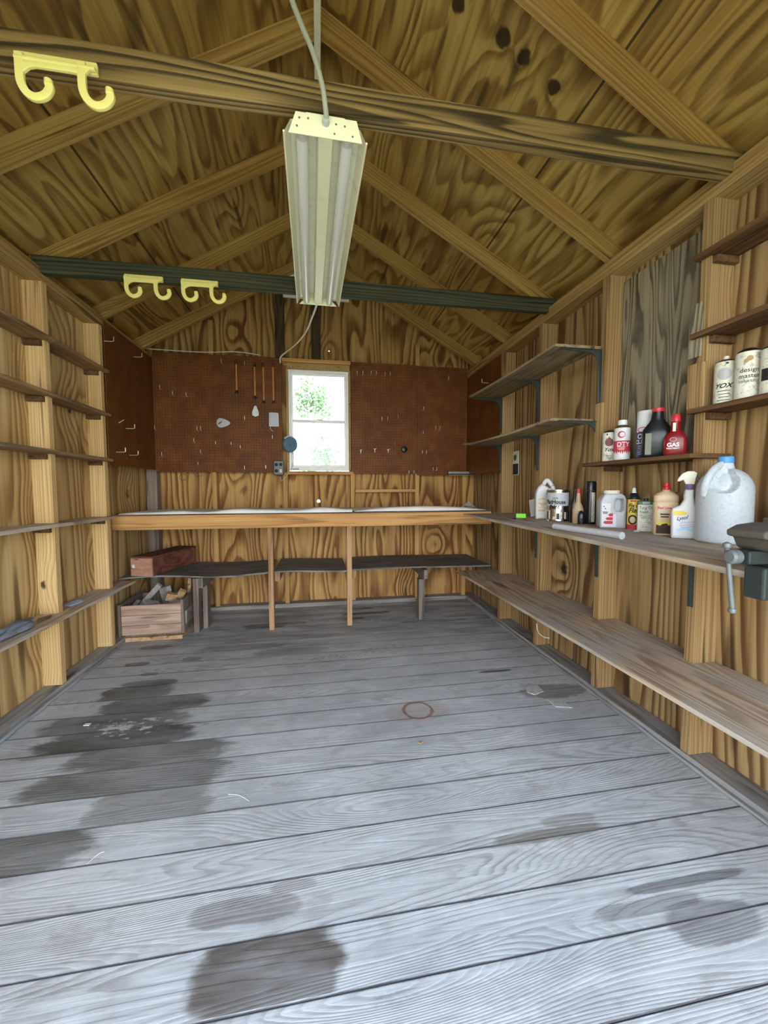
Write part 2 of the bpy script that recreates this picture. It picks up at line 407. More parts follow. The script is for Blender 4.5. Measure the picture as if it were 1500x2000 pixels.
def foliage_mat():
    t = NT('foliage'); b = t.b
    n = t.noise(t.pos(), 2.5, 3.)
    t.link(t.mix(n, (.07, .16, .07), (.20, .34, .13)), b.inputs['Base Color'])
    b.inputs['Roughness'].default_value = .6
    return t.m
M['foliage'] = foliage_mat()
def peg_mat():
    t = NT('brown_hardboard'); b = t.b; p = t.pos()
    n = t.noise(p, 9., 4., .6); n2 = t.noise(p, 160., 2.)
    c = t.mix(t.smooth(n, .3, .75), (.125, .040, .009), (.205, .072, .016))
    c = t.mix(t.math('MULTIPLY', n2, .3), c, (.12, .045, .015))
    sc = t.vmath('SCALE', p); t.n[-1].inputs['Scale'].default_value = 1 / .0254
    fr = t.vmath('SUBTRACT', t.vmath('FRACTION', sc), (.5, .5, .5))
    sp = t.node('ShaderNodeSeparateXYZ'); t.link(fr, sp.inputs[0])
    nrm = t.node('ShaderNodeSeparateXYZ'); t.link(t.node('ShaderNodeNewGeometry').outputs['Normal'], nrm.inputs[0])
    isx = t.math('GREATER_THAN', t.math('ABSOLUTE', nrm.outputs[0]), .7)
    hor = t.math('ADD', t.math('MULTIPLY', isx, sp.outputs[1]), t.math('MULTIPLY', t.math('SUBTRACT', 1., isx), sp.outputs[0]))
    d = t.math('SQRT', t.math('ADD', t.math('POWER', hor, 2.), t.math('POWER', sp.outputs[2], 2.)))
    hole = t.math('SUBTRACT', 1., t.smooth(d, .11, .17))
    c = t.mix(t.math('MULTIPLY', hole, .9), c, (.018, .008, .004))
    t.link(c, b.inputs['Base Color']); b.inputs['Roughness'].default_value = .55; b.inputs['Specular IOR Level'].default_value = .2
    t.bump(t.math('MULTIPLY', hole, -1.), .5, .003)
    return t.m
M['peg'] = peg_mat()

def floor_mat():
    t = NT('weathered_floor_boards'); b = t.b; p = t.pos()
    a = t.node('ShaderNodeAttribute', attribute_name='plank', attribute_type='GEOMETRY').outputs['Fac']
    cmb = t.node('ShaderNodeCombineXYZ'); t.link(t.math('MULTIPLY', a, 31.7), cmb.inputs[0]); t.link(t.math('MULTIPLY', a, 17.3), cmb.inputs[2])
    pp = t.vmath('ADD', p, cmb.outputs[0])
    v = t.node('ShaderNodeTexVoronoi'); t.link(t.vmath('MULTIPLY', pp, (1.1, 5.5, 1.)), v.inputs['Vector']); v.inputs['Scale'].default_value = 1.
    d = v.outputs['Distance']; sepc = t.node('ShaderNodeSeparateColor'); t.link(v.outputs['Color'], sepc.inputs[0])
    ex = t.math('LESS_THAN', sepc.outputs[0], .33)
    near = t.math('MULTIPLY', t.math('SUBTRACT', 1., t.smooth(d, 0., .7)), ex)
    sy = t.node('ShaderNodeSeparateXYZ'); t.link(p, sy.inputs[0])
    jit = t.noise(t.vmath('MULTIPLY', pp, (3., 30., 3.)), 1., 2., .5)
    n1 = t.math('ADD', t.math('MULTIPLY', t.noise(t.vmath('MULTIPLY', pp, (.55, 4.5, 3.)), 1., 1.2, .4, .1), 3.2), t.math('MULTIPLY', near, .9))
    n1 = t.math('ADD', n1, t.math('MULTIPLY_ADD', sy.outputs[1], 5., t.math('MULTIPLY', jit, .10)))
    ph = t.math('FRACT', t.math('MULTIPLY', n1, 13.))
    ring = t.math('MULTIPLY', t.smooth(ph, .3, .8), t.math('SUBTRACT', 1., t.smooth(ph, .85, 1.)))
    n2 = t.noise(t.vmath('MULTIPLY', pp, (5., 110., 5.)), 1., 3., .6)
    n3 = t.noise(p, 2.2, 4., .6); n4 = t.noise(t.vmath('MULTIPLY', pp, (2.5, 9., 2.)), 1., 4., .65)
    c = t.mix(t.smooth(n3, .3, .7), (.47, .49, .49), (.63, .65, .645))
    c = t.mix(t.math('MULTIPLY', t.math('SUBTRACT', a, .5), .35), c, (.60, .585, .56))
    c = t.mix(t.math('MULTIPLY', ring, t.math('MULTIPLY', t.smooth(n4, .35, .7), .62)), c, (.27, .265, .265))
    c = t.mix(.35, c, t.mix(t.smooth(n2, .3, .7), (.25, .25, .25), (.75, .75, .75)), 'SOFT_LIGHT')
    c = t.mix(t.math('MULTIPLY', t.smooth(n4, .60, .74), .4), c, (.34, .30, .275))
    kn = t.math('MULTIPLY', t.math('SUBTRACT', 1., t.smooth(t.math('MULTIPLY_ADD', t.noise(p, 40., 2.), .1, d), .10, .17)), ex)
    c = t.mix(t.math('MULTIPLY', kn, .5), c, (.12, .105, .10))
    mot = t.noise(t.vmath('MULTIPLY', pp, (3., 6., 3.)), 2.2, 5., .7)
    c = t.mix(t.math('MULTIPLY', t.smooth(mot, .52, .70), .5), c, (.33, .315, .30))
    c = t.mix(t.math('MULTIPLY', t.smooth(mot, .46, .32), .35), c, (.74, .77, .78))
    fy = t.math('FRACT', t.math('DIVIDE', t.math('SUBTRACT', sy.outputs[1], .812 - 1.42), .142))
    ed = t.math('MINIMUM', fy, t.math('SUBTRACT', 1., fy))
    edn = t.math('MULTIPLY_ADD', t.math('SUBTRACT', mot, .5), -.03, ed)
    c = t.mix(t.math('MULTIPLY', t.math('SUBTRACT', 1., t.smooth(edn, .012, .034)), .85), c, (.075, .07, .075))
    # patchy darker tone under the bench and along the back
    sp = t.node('ShaderNodeSeparateXYZ'); t.link(p, sp.inputs[0])
    back_dark = t.math('MULTIPLY', t.smooth(t.math('MULTIPLY_ADD', n3, .9, sp.outputs[1]), 2.9, 3.6), t.smooth(n4, .3, .7))
    c = t.mix(t.math('MULTIPLY', back_dark, .55), c, (.13, .125, .125))
    def blot(c, cx, cy, rx, ry, col, amt, power=2., edge=.2, wob=.55, ws=6., board=False):
        dx = t.math('DIVIDE', t.math('ABSOLUTE', t.math('SUBTRACT', sp.outputs[0], cx)), rx)
        dy = t.math('DIVIDE', t.math('ABSOLUTE', t.math('SUBTRACT', sp.outputs[1], cy)), ry)
        w = t.noise(t.vmath('MULTIPLY', pp, (1., 2.2, 1.)), ws, 4., .65)
        if board:
            dd = t.math('ADD', t.math('POWER', dx, power), t.math('MULTIPLY', t.math('POWER', dy, 2.), .45))
        else: dd = t.math('ADD', t.math('POWER', dx, power), t.math('POWER', dy, power))
        dd = t.math('MULTIPLY_ADD', t.math('SUBTRACT', w, .5), wob * 2., dd)
        m = t.math('SUBTRACT', 1., t.smooth(dd, 1. - edge, 1. + edge))
        if board: m = t.math('MULTIPLY', m, t.math('LESS_THAN', dy, 1.))
        m = t.math('MULTIPLY', m, t.math('MULTIPLY_ADD', t.smooth(n4, .3, .7), .3, .7))
        return t.mix(t.math('MULTIPLY', m, amt), c, col)
    W = (.125, .115, .098); D = (.075, .07, .058)
    # wet-looking stains, board by board
    for s in [(-1.0, 2.303, .19, .071, D, .9), (-.97, 2.40, .15, .04, D, .8), (-.86, 2.161, .26, .071, D, .85), (-.98, 2.019, .32, .071, D, .85), (-.90, 1.877, .32, .071, (.06, .055, .045), .92), (-1.08, 1.80, .16, .02, D, .5),
              (-.70, 1.735, .32, .071, W, .85), (-.74, 1.593, .36, .071, (.125, .116, .10), .9), (-.60, 1.451, .20, .071, (.21, .20, .175), .8), (-1.0, 1.309, .27, .071, W, .88),
              (-.125, .886, .17, .068, (.095, .072, .056), .95), (-.20, 1.03, .14, .035, (.19, .165, .15), .7), (-.08, 1.075, .07, .018, (.19, .16, .15), .55),
              (.72, 1.105, .20, .022, (.19, .17, .13), .75), (.82, 1.145, .10, .02, (.25, .23, .19), .6),
              (1.00, .80, .13, .05, (.15, .145, .15), .7), (.86, .86, .16, .02, (.1, .095, .095), .6), (1.02, .90, .2, .014, (.09, .085, .09), .7),
              (-.45, 3.27, .17, .06, D, .75), (-.2, 3.30, .09, .04, D, .6), (.42, 3.46, .2, .03, (.02, .02, .02), .85), (.36, 3.60, .14, .02, (.02, .02, .02), .8), (.3, 3.33, .08, .02, D, .8),
              (.95, 3.16, .3, .03, (.08, .08, .09), .6), (1.06, 2.205, .11, .016, (.02, .018, .017), .9), (-1.16, 2.68, .07, .03, D, .8), (-.83, 2.70, .06, .03, D, .5), (-1.02, 2.52, .05, .02, D, .6),
              (-.55, 2.85, .3, .05, D, .45), (-.2, 2.72, .25, .05, D, .4), (-1.15, 2.95, .1, .04, D, .5), (-.3, 2.98, .5, .05, D, .3)]:
        c = blot(c, *s, power=3., wob=1.15, board=s[3] > .05, edge=.3)
    # bare torn spot by the right wall, rust ring, paint splatter
    c = blot(c, 1.27, 1.93, .2, .07, (.17, .145, .12), .8, wob=.9, ws=14.)
    c = blot(c, .485, 1.86, .17, .09, (.34, .20, .13), .3, wob=.6)
    rd = t.math('DISTANCE', 0, 0) if False else t.vmath('LENGTH', t.vmath('MULTIPLY', t.vmath('SUBTRACT', p, (.484, 1.872, 0.)), (1., 1., 0.)))
    rd = t.math('MULTIPLY_ADD', t.math('SUBTRACT', t.noise(p, 30., 3.), .5), .022, rd)
    rng = t.math('SUBTRACT', 1., t.smooth(t.math('ABSOLUTE', t.math('SUBTRACT', rd, .072)), .004, .011))
    c = t.mix(t.math('MULTIPLY', rng, .8), c, (.25, .12, .07))
    spl = t.noise(t.vmath('MULTIPLY', p, (1.2, 2.6, 1.)), 13., 5., .75)
    sd = t.vmath('LENGTH', t.vmath('MULTIPLY', t.vmath('SUBTRACT', p, (-.90, 1.97, 0.)), (5.2, 11., 0.)))
    c = t.mix(t.math('MULTIPLY', t.smooth(t.math('SUBTRACT', spl, t.math('MULTIPLY', sd, .16)), .43, .50), .85), c, (.62, .64, .62))
    t.link(c, b.inputs['Base Color'])
    b.inputs['Roughness'].default_value = .62; b.inputs['Specular IOR Level'].default_value = .3
    t.bump(t.math('ADD', t.math('MULTIPLY', ring, -.5), n2), .3, .003)
    return t.m
M['floor'] = floor_mat()

# ------------------------------------------------------------------ dimensions (metres)
XL, XLS, XR, XRS, YB, YBS = -1.50, -1.407, 1.57, 1.465, 3.84, 3.75
YF = -.45                       # front wall
RX, SL = .03, .573              # ridge x, roof slope
ZRB, ZRT = 3.12, 3.222          # rafter underside / roof sheathing at the ridge
ZP = 2.20
def zroof(x, top=ZRT): return top - SL * abs(x - RX)

# ------------------------------------------------------------------ the room
bm = nb(); lay = bm.faces.layers.float.new('plank')
y = .812 - .142 * 9; k = 0
while y < YB:
    w = .142
    r = rnd.random(); n0 = len(bm.faces)
    dz = rnd.uniform(-.0012, .0)
    box(bm, XL - .05, XR + .05, y + .0016, y + w - .0016, -.03, dz)
    bm.faces.ensure_lookup_table()
    for f in bm.faces[n0:]: f[lay] = r
    y += w
floor = struct('floor', bm, M['floor'], 'grey weathered plank floor with dark stains')
struct('subfloor', bx(XL - .05, XR + .05, YF, YB, -.08, -.031), M['dark_stud'])

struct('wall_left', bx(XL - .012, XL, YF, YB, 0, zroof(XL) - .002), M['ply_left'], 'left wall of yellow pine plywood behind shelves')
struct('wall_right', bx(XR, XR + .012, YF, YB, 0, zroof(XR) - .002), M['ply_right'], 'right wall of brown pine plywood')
# back wall with a window opening
WX0, WX1, WZ0, WZ1 = -.272, .303, 1.275, 2.262
bm = nb()
def wallpiece(pts): prism(pts, 1, YB, YB + .012, bm)
wallpiece([(XL, 0), (WX0, 0), (WX0, zroof(WX0)), (XL, zroof(XL))])
wallpiece([(WX1, 0), (XR, 0), (XR, zroof(XR)), (WX1, zroof(WX1))])
def pierced(pts, hx, hz, r):
    b_ = curve2d([pts, [(hx + r * math.cos(k_ * PI / 8), hz + r * math.sin(k_ * PI / 8)) for k_ in range(16)]], .012)
    return move(b_, 0, YB + .006, 0)
bm = join(bm, pierced([(WX0, 0), (WX1, 0), (WX1, WZ0), (WX0, WZ0)], .001, .999, .0165),
          pierced([(WX0, WZ1), (WX1, WZ1), (WX1, zroof(WX1)), (RX, ZRT), (WX0, zroof(WX0))], .117, 2.421, .006))
struct('wall_back', bm, M['ply_back'], 'back gable wall of orange pine plywood')
# front wall behind the camera, with the open doorway the light comes through
DX0, DX1, DZ = -1.2, 1.25, 2.12
bm = nb()
def fp(pts): prism(pts, 1, YF - .02, YF, bm)
fp([(XL, 0), (DX0, 0), (DX0, zroof(DX0)), (XL, zroof(XL))]); fp([(DX1, 0), (XR, 0), (XR, zroof(XR)), (DX1, zroof(DX1))])
fp([(DX0, DZ), (DX1, DZ), (DX1, zroof(DX1)), (RX, ZRT), (DX0, zroof(DX0))])
struct('wall_front', bm, M['ply_right'], 'front wall with the open doorway')
# roof decks
for nm, xe in (('ceiling', XR + .06), ('ceiling', XL - .06)):
    struct(nm, prism([(RX, ZRT), (xe, zroof(xe)), (xe, zroof(xe) + .014), (RX, ZRT + .014)], 1, YF - .02, YB + .05), M['ply_roof'],
           'right slope of bare plywood roof' if xe > 0 else 'left slope of bare plywood roof')
# rafters: each board its own
RY = [.09, .70, 1.29, 1.86, 2.43, 3.02, 3.62]
names = ['nearest', 'second', 'third', 'fourth', 'fifth', 'sixth', 'gable end']
for yy in RY:
    for sd in (1, -1):
        xe = XR if sd > 0 else XL
        x0 = RX + sd * .001
        struct('rafter', prism([(x0, ZRB), (xe, zroof(xe, ZRB)), (xe, zroof(xe) - .001), (x0, ZRT - .001)], 1, yy, yy + .038), M['rafter'],
               'sloping pine rafter under the roof')
# tie beams
struct('tie_beam', bx(-1.46, 1.53, 1.249, 1.288, 2.235, 2.325, bev=.002), M['beam'], 'near horizontal tie beam')
struct('tie_beam', bx(-1.46, 1.53, 2.390, 2.429, 2.250, 2.338, bev=.002), M['beam_far'], 'far horizontal tie beam')
# top plates
for (a, b_, c_) in ((XLS, XL, -1), (XRS, XR, 1)):
    struct('top_plate', bx(min(a, b_), max(a, b_), YF, YB, ZP, ZP + .04, bev=.002), M['plate'], 'horizontal top plate of the side wall')
    e = a + c_ * .012
    struct('top_plate', bx(min(e, b_), max(e, b_), YF, YB, ZP + .041, ZP + .08, bev=.002), M['plate'])
# a lighter cap strip on the right-hand plate
# studs
def stud(x0, x1, y0, y1, z0, z1, mat='stud', lab='vertical pine wall stud'):
    struct('wall_stud', bx(x0, x1, y0, y1, z0, z1, bev=.0015), M[mat], lab)
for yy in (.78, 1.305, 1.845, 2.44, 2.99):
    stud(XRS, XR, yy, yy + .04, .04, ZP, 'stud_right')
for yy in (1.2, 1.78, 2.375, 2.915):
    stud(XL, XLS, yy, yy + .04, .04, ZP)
# back wall studs (stop at the roof)
for xx, z0, z1, mt in ((-1.485, .04, 2.0, 'grey_post'), (-.94, .04, 2.60, 'stud_back'), (-.318, .04, 1.27, 'stud_back'), (.305, .04, 1.27, 'stud_back'), (.936, .04, 2.50, 'stud_back'), (1.42, .04, 2.2, 'stud_back'),
                      (-.375, 2.305, 2.99, 'dark_stud'), (-.047, 2.305, 3.05, 'dark_stud')):
    wd = .085 if mt != 'stud_back' else .04
    stud(xx, xx + wd, YBS + (.045 if mt == 'dark_stud' else 0), YB, z0, z1, mt, 'vertical stud of the back wall')
# sill plates lying on the floor
struct('sill_plate', bx(XRS - .004, XR, YF, YBS, 0, .038, bev=.004), M['sill'])
struct('sill_plate', bx(XL, XLS + .004, YF, YBS, 0, .038, bev=.004), M['sill'])
struct('sill_plate', bx(XL, XR, YBS - .01, YB, 0, .038, bev=.004), M['sill_back'])
# ragged strips of worn lino edge at the sills
for x, sg in ((XRS - .008, 1), (XLS + .008, -1)):
    pts = [(x + sg * -.006 * rnd.random(), .55 + .1 * i, .008 + .004 * rnd.random()) for i in range(26 if sg > 0 else 25)]
    struct('trim_1' if sg > 0 else 'trim_2', tube(smooth_path(pts, 3), [.009 + .004 * rnd.random() for _ in range(3 * (len(pts) - 1) + 1)], seg=6), M['sill'], None, True)

# ------------------------------------------------------------------ window
win = bpy.data.objects.new('window_1', None); COL.objects.link(win); win.location = (0, YBS, WZ0); win['kind'] = 'structure'
win['label'] = 'white single-hung window in the back wall'
def wbx(x0, x1, y0, y1, z0, z1, bev=0.): return bx(x0, x1, y0 - YBS, y1 - YBS, z0 - WZ0, z1 - WZ0, bev=bev)
X0, X1, Z0, Z1 = -.262, .293, 1.29, 2.215
obj('window_frame', join(wbx(X0, X0 + .02, 3.775, 3.84, Z0, Z1, .003), wbx(X1 - .02, X1, 3.775, 3.84, Z0, Z1, .003), wbx(X0 + .02, X1 - .02, 3.775, 3.84, Z0, Z0 + .03, .003), wbx(X0 + .02, X1 - .02, 3.775, 3.84, Z1 - .018, Z1, .003)), M['vinyl'], win)
def sash(zb, zt, yy):
    s = obj('sash', join(wbx(X0 + .021, X0 + .040, yy, yy + .022, zb, zt, .002), wbx(X1 - .040, X1 - .021, yy, yy + .022, zb, zt, .002), wbx(X0 + .040, X1 - .040, yy, yy + .022, zb, zb + .022, .002), wbx(X0 + .040, X1 - .040, yy, yy + .022, zt - .022, zt, .002)), M['vinyl'], win)
    obj('pane', wbx(X0 + .040, X1 - .040, yy + .009, yy + .013, zb + .022, zt - .022), M['glass'], s)
t = NT('window_glass'); t.n.remove(t.b)
tr = t.node('ShaderNodeBsdfTransparent'); gl = t.node('ShaderNodeBsdfGlossy'); gl.inputs['Roughness'].default_value = .03
mx = t.node('ShaderNodeMixShader'); fr = t.node('ShaderNodeFresnel'); fr.inputs['IOR'].default_value = 1.45
t.link(fr.outputs[0], mx.inputs[0]); t.link(tr.outputs[0], mx.inputs[1]); t.link(gl.outputs[0], mx.inputs[2])
t.link(mx.outputs[0], t.n['Material Output'].inputs[0]); M['glass'] = t.m
sash(Z0 + .031, 1.757, 3.782); sash(1.745, Z1 - .019, 3.808)
lk = obj('sash_lock', wbx(-.01, .05, 3.770, 3.782, 1.757, 1.768, .002), M['vinyl'], win)
obj('sticker', wbx(-.235, -.175, 3.7725, 3.7745, 1.298, 1.306), M['navy'], win)
struct('trim_3', bx(-.315, .31, 3.728, YB, 2.268, 2.302, bev=.003), M['header'], 'wooden header over the window')
struct('trim_4', bx(WX0, WX1, 3.748, 3.80, 2.218, 2.266, bev=.002), M['plate'], 'raw wooden jamb head above the window')
struct('trim_5', bx(-.278, WX0 + .008, 3.745, YB, 1.28, 2.217, bev=.002), M['plate'])
struct('trim_6', bx(WX1 - .008, .309, 3.745, YB, 1.28, 2.217, bev=.002), M['plate'])
struct('trim_7', bx(-.28, .33, 3.725, YB, 1.251, 1.281, bev=.003), M['header'], 'wooden sill board under the window')

# gable vent
v = thing('gable_vent', 'pale house-shaped gable vent high behind the lamp, mostly hidden', 'vent', (0, 3.60, 2.772))
out = [(-.28, .0), (.29, .0), (.29, .155), (.005, .30), (-.28, .155)]
inn = [(-.235, .04), (.245, .04), (.245, .135), (.005, .25), (-.235, .135)]
obj('frame', curve2d([out, inn], .016, .002), M['vinyl'], v)
for i in range(5): obj('louver', rotbox(nb(), (.005, .006, .062 + .032 * i), (.46 - (.0 if i < 3 else .12 * (i - 2)), .004, .03), Matrix.Rotation(.7, 4, 'X')), M['dark_stud'], v)

# ------------------------------------------------------------------ pegboards
PT, PB = 2.302, 1.268
tag(obj('pegboard', bx(-1.40, -.915, 3.741, 3.747, PB, PT), M['peg']), 'brown pegboard panel in the left corner of the back wall', 'pegboard')
tag(obj('pegboard', bx(-.913, -.318, 3.741, 3.747, PB, PT), M['peg']), 'brown pegboard panel left of the window holding the orange-handled tools', 'pegboard')
tag(obj('pegboard', bx(.312, .949, 3.741, 3.747, 1.262, PT - .004), M['peg']), 'brown pegboard panel directly right of the window', 'pegboard')
tag(obj('pegboard', bx(.951, 1.455, 3.741, 3.747, 1.248, PT - .008), M['peg']), 'brown pegboard panel in the right corner of the back wall', 'pegboard')
tag(obj('pegboard', bx(-1.4065, -1.4005, 2.965, 3.740, 1.285, 2.245), M['peg']), 'narrow brown pegboard on the left side wall next to the corner', 'pegboard')
tag(obj('pegboard', bx(1.4585, 1.4645, 3.035, 3.740, 1.25, 2.198), M['peg']), 'narrow brown pegboard on the right side wall next to the corner', 'pegboard')

# ------------------------------------------------------------------ camera
CAM = Vector((0, 0, 1.118)); FP = 767.75
yaw, pitch, roll = .1655, -.0593, -.002
Fv = Vector((math.sin(yaw) * math.cos(pitch), math.cos(yaw) * math.cos(pitch), math.sin(pitch)))
Rv = Vector((math.cos(yaw), -math.sin(yaw), 0)); Uv = Rv.cross(Fv)
R2 = Rv * math.cos(roll) + Uv * math.sin(roll); U2 = Uv * math.cos(roll) - Rv * math.sin(roll)
cam = bpy.data.cameras.new('camera'); co = bpy.data.objects.new('camera', cam); COL.objects.link(co)
mt = Matrix((R2, U2, -Fv)).transposed().to_4x4(); mt.translation = CAM; co.matrix_world = mt
cam.sensor_fit = 'HORIZONTAL'; cam.sensor_width = 36.; cam.lens = 36. * FP / 1500.; cam.clip_start = .02
S.camera = co
def on(u, v_, ax, val):
    """where the sight line of a measured picture point meets a wall, shelf or board plane"""
    d = Fv + R2 * ((u - 750) / FP) - U2 * ((v_ - 1000) / FP)
    return CAM + d * ((val - CAM[ax]) / d[ax])

# pegboard hooks: each an L of wire stuck in its board
def hook_bm(n, ln=.035, up=.03, r=.0024):
    n = Vector(n)
    return tube([(0, 0, 0), n * ln * .8, n * ln + Vector((0, 0, .004)), n * ln + Vector((0, 0, up))], r, seg=6)
HOOKS = [  # board, u, v, label
 ('B', 315, 755, 'lone metal hook high in the middle of the left corner pegboard panel'),
 ('B', 340, 767, 'left one of two short level hooks below the high lone hook, corner pegboard panel'),
 ('B', 366, 769, 'right one of two short hooks level with each other, corner panel of pegboard'),
 ('B', 293, 832, 'left one of two bright metal hooks nearest the left corner of the back wall'),
 ('B', 305, 833, 'right one of two bright metal hooks nearest the left corner of the back wall'),
 ('B', 387, 835, 'left hook of a tight pair near the seam of the left pegboards'),
 ('B', 394, 835, 'right hook of a tight pair near the seam of the left pegboards'),
 ('B', 381, 858, 'bright metal hook just under the tight pair near the seam of the left pegboards'),
 ('B', 394, 880, 'metal hook below the bright one left of the pegboard seam'),
 ('B', 319, 885, 'bent metal hook low on the corner panel of pegboard, left of the window'),
 ('B', 389, 904, 'lowest metal hook left of the seam, close above the wire loop'),
 ('B', 423, 863, 'metal hook beneath the grey oval scraper, right of the pegboard seam'),
 ('B', 453, 865, 'metal hook between the grey oval scraper and the trowel, low on the board'),
 ('B', 471, 871, 'bright metal hook in line below the shaft of the pointed skewer handle'),
 ('B', 479, 911, 'small hook at the bottom edge of the pegboard under the tools'),
 ('B', 520, 910, 'metal hook at the bottom edge of the pegboard beside the outlet box'),
 ('B', 533, 852, 'metal hook just under the grey spatula'),
 ('B', 479, 815, 'bright metal hook beside the thin rod, left of the small trowel'),
 ('B', 434, 704, 'metal hook at the top of the board above the grey oval scraper'),
 ('B', 479, 709, 'empty metal hook in the row of hanging tools, right of the first handle'),
 ('B', 697, 727, 'first hook from the window in the top row on the right pegboard'),
 ('B', 708, 727, 'second hook from the window in the top row on the right pegboard'),
 ('B', 724, 727, 'third hook from the window in the top row on the right pegboard'),
 ('B', 734, 727, 'fourth hook from the window in the top row on the right pegboard'),
 ('B', 751, 729, 'fifth hook from the window in the top row on the right pegboard'),
 ('B', 761, 729, 'sixth hook from the window in the top row on the right pegboard'),
 ('B', 874, 737, 'lone metal hook high on the right corner panel of pegboard'),
 ('B', 826, 796, 'upper bright bent hook right of the seam of the right pegboards'),
 ('B', 745, 816, 'left hook of the pair mid-height on the panel right of the window'),
 ('B', 756, 816, 'right hook of the pair mid-height on the panel right of the window'),
 ('B', 778, 812, 'slanted hook beside the mid-height pair right of the window'),
 ('B', 849, 834, 'left hook of the pair mid-height on the right corner panel'),
 ('B', 857, 834, 'right hook of the pair mid-height on the right corner panel'),
 ('B', 825, 843, 'lower bright bent hook right of the seam of the right pegboards'),
 ('B', 704, 880, 'first T-shaped hook beside the window in the lower row'),
 ('B', 731, 878, 'second T-shaped hook from the window in the lower row'),
 ('B', 757, 879, 'third T-shaped hook from the window in the lower row'),
 ('B', 772, 865, 'thin slanted hook left of the small black knob'),
 ('B', 823, 881, 'left hook of the pair right of the small black knob'),
 ('B', 831, 881, 'right hook of the pair right of the small black knob'),
 ('B', 844, 913, 'left hook of the pair left of the grey metal bar'),
 ('B', 851, 913, 'right hook of the pair left of the grey metal bar'),
 ('B', 797, 920, 'left hook of the pair on the bottom edge below the black knob'),
 ('B', 807, 919, 'right hook of the pair on the bottom edge below the black knob'),
 ('L', 209, 660, 'uppermost metal hook on the left side pegboard, nearest the shelves'),
 ('L', 267, 691, 'upper metal hook on the left side pegboard next to the corner'),
 ('L', 252, 831, 'metal hook at mid-height on the left side pegboard'),
 ('L', 233, 877, 'left one of the two lowest hooks on the left side pegboard'),
 ('L', 259, 883, 'right one of the two lowest hooks on the left side pegboard'),
 ('L', 238, 820, 'straight slanting peg on the left side pegboard above the lower hooks'),
 ('R', 954, 748, 'small metal hook on the right side pegboard under the roof'),
]
for bd, u, v_, lab in HOOKS:
    if bd == 'B': p = on(u, v_ + 6, 1, 3.741); n = (0, -1, 0)
    elif bd == 'L': p = on(u - 6, v_ + 6, 0, -1.4005); n = (1, 0, 0)
    else: p = on(u, v_, 0, 1.4585); n = (-1, 0, 0)
    if 'slant' in lab:
        h = tube([(0, 0, 0), Vector(n) * .045 + Vector((-.012, 0, .03)) * (1 if bd == 'B' else .8)], .0024, seg=6)
    elif 'T-shaped' in lab:
        h = join(hook_bm(n), tube([(-.014, -.034, .028), (.014, -.036, .034)], .0026, seg=6))
    else: h = hook_bm(n, .035 if bd == 'B' else .06, .032)
    o = one('pegboard_hook', lab, 'hook', move(h, *p), M['zinc'], 'wire hooks stuck in the pegboards', True)
# ------------------------------------------------------------------ things on the back wall
G = 'orange-handled barbecue tools on the pegboard'
def bbq(u, vt, vh, lab, parts):
    p = on(u, vt, 1, 3.722); ph = on(u, vh, 1, 3.722)
    t_ = thing('barbecue_tool', lab, 'tool', (p.x, 3.722, p.z), 0, G)
    L = p.z - ph.z
    obj('handle', lathe([(.006, -L), (.009, -L + .01), (.010, -L * .6), (.008, -L * .3), (.010, -.035), (.006, -.02)], 12), M['handle'], t_, True)
    obj('hanging_loop', tube([(.0, 0, -.022), (.012, 0, -.008), (.008, 0, .012), (0, 0, .018), (-.008, 0, .012), (-.012, 0, -.008), (0, 0, -.022)], .002, seg=6), M['black'], t_, True)
    obj('ferrule', join(lathe([(.010, -L - .012), (.012, -L), (.009, -L + .012)], 12), bx(-.02, .02, -.004, .004, -L - .008, -L)), M['black'], t_, True)
    parts(t_, L); return t_
def rodpart(t_, L, l2, tip=None):
    obj('shaft', tube([(0, 0, -L), (0, 0, -L - l2)], .0024, seg=6), M['steel'], t_, True)
bbq(461, 706, 765, 'skewer-like tool with an orange wooden handle, leftmost of the hanging tools', lambda t_, L: rodpart(t_, L, .27))
def trowel(t_, L):
    rodpart(t_, L, .075)
    obj('blade', curve2d([[(-.008, -L - .075), (.008, -L - .075), (.028, -L - .13), (.028, -L - .16), (.0, -L - .172), (-.028, -L - .16), (-.028, -L - .13)]], .003), M['steel'], t_)
bbq(497, 712, 776, 'orange-handled turner with a small grey pointed blade, second of the hanging tools', trowel)
def fork(t_, L):
    rodpart(t_, L, .17)
    obj('prongs', tube(smooth_path([(-.012, 0, -L - .22), (-.012, 0, -L - .18), (0, 0, -L - .165), (.012, 0, -L - .18), (.012, 0, -L - .22)], 4), .0024, seg=6), M['steel'], t_, True)
bbq(514, 712, 785, 'orange-handled two-pronged fork with a thin shaft, third of the hanging tools', fork)
def spat(t_, L):
    rodpart(t_, L, .10)
    obj('blade', curve2d([[(-.042, -L - .105), (-.036, -L - .095), (.036, -L - .095), (.042, -L - .105), (.044, -L - .22), (-.044, -L - .22)]], .003), M['greyplastic'], t_)
    obj('hook', tube(smooth_path([(-.03, 0, -L - .22), (-.03, -.004, -L - .245), (-.005, -.006, -L - .265)], 4), .003, seg=6), M['zinc'], t_, True)
bbq(533, 712, 785, 'orange-handled spatula with a square grey blade, nearest the window', spat)
p = on(434, 826, 1, 3.735)
sc = thing('putty_scraper', 'grey oval scraper blade hanging left of the long tools', 'scraper', (p.x, 3.735, p.z))
obj('blade', curve2d([[(.055 * math.cos(a) * (1.25 if math.cos(a) > 0 else .85), .040 * math.sin(a) * (1 - .35 * math.cos(a))) for a in [i * 2 * PI / 24 for i in range(24)]]], .008, .002), M['greyplastic'], sc, True)
obj('knob', tube([(-.03, -.012, -.012), (.0, -.014, .01)], .004, seg=6), M['dark_stud'], sc, True)
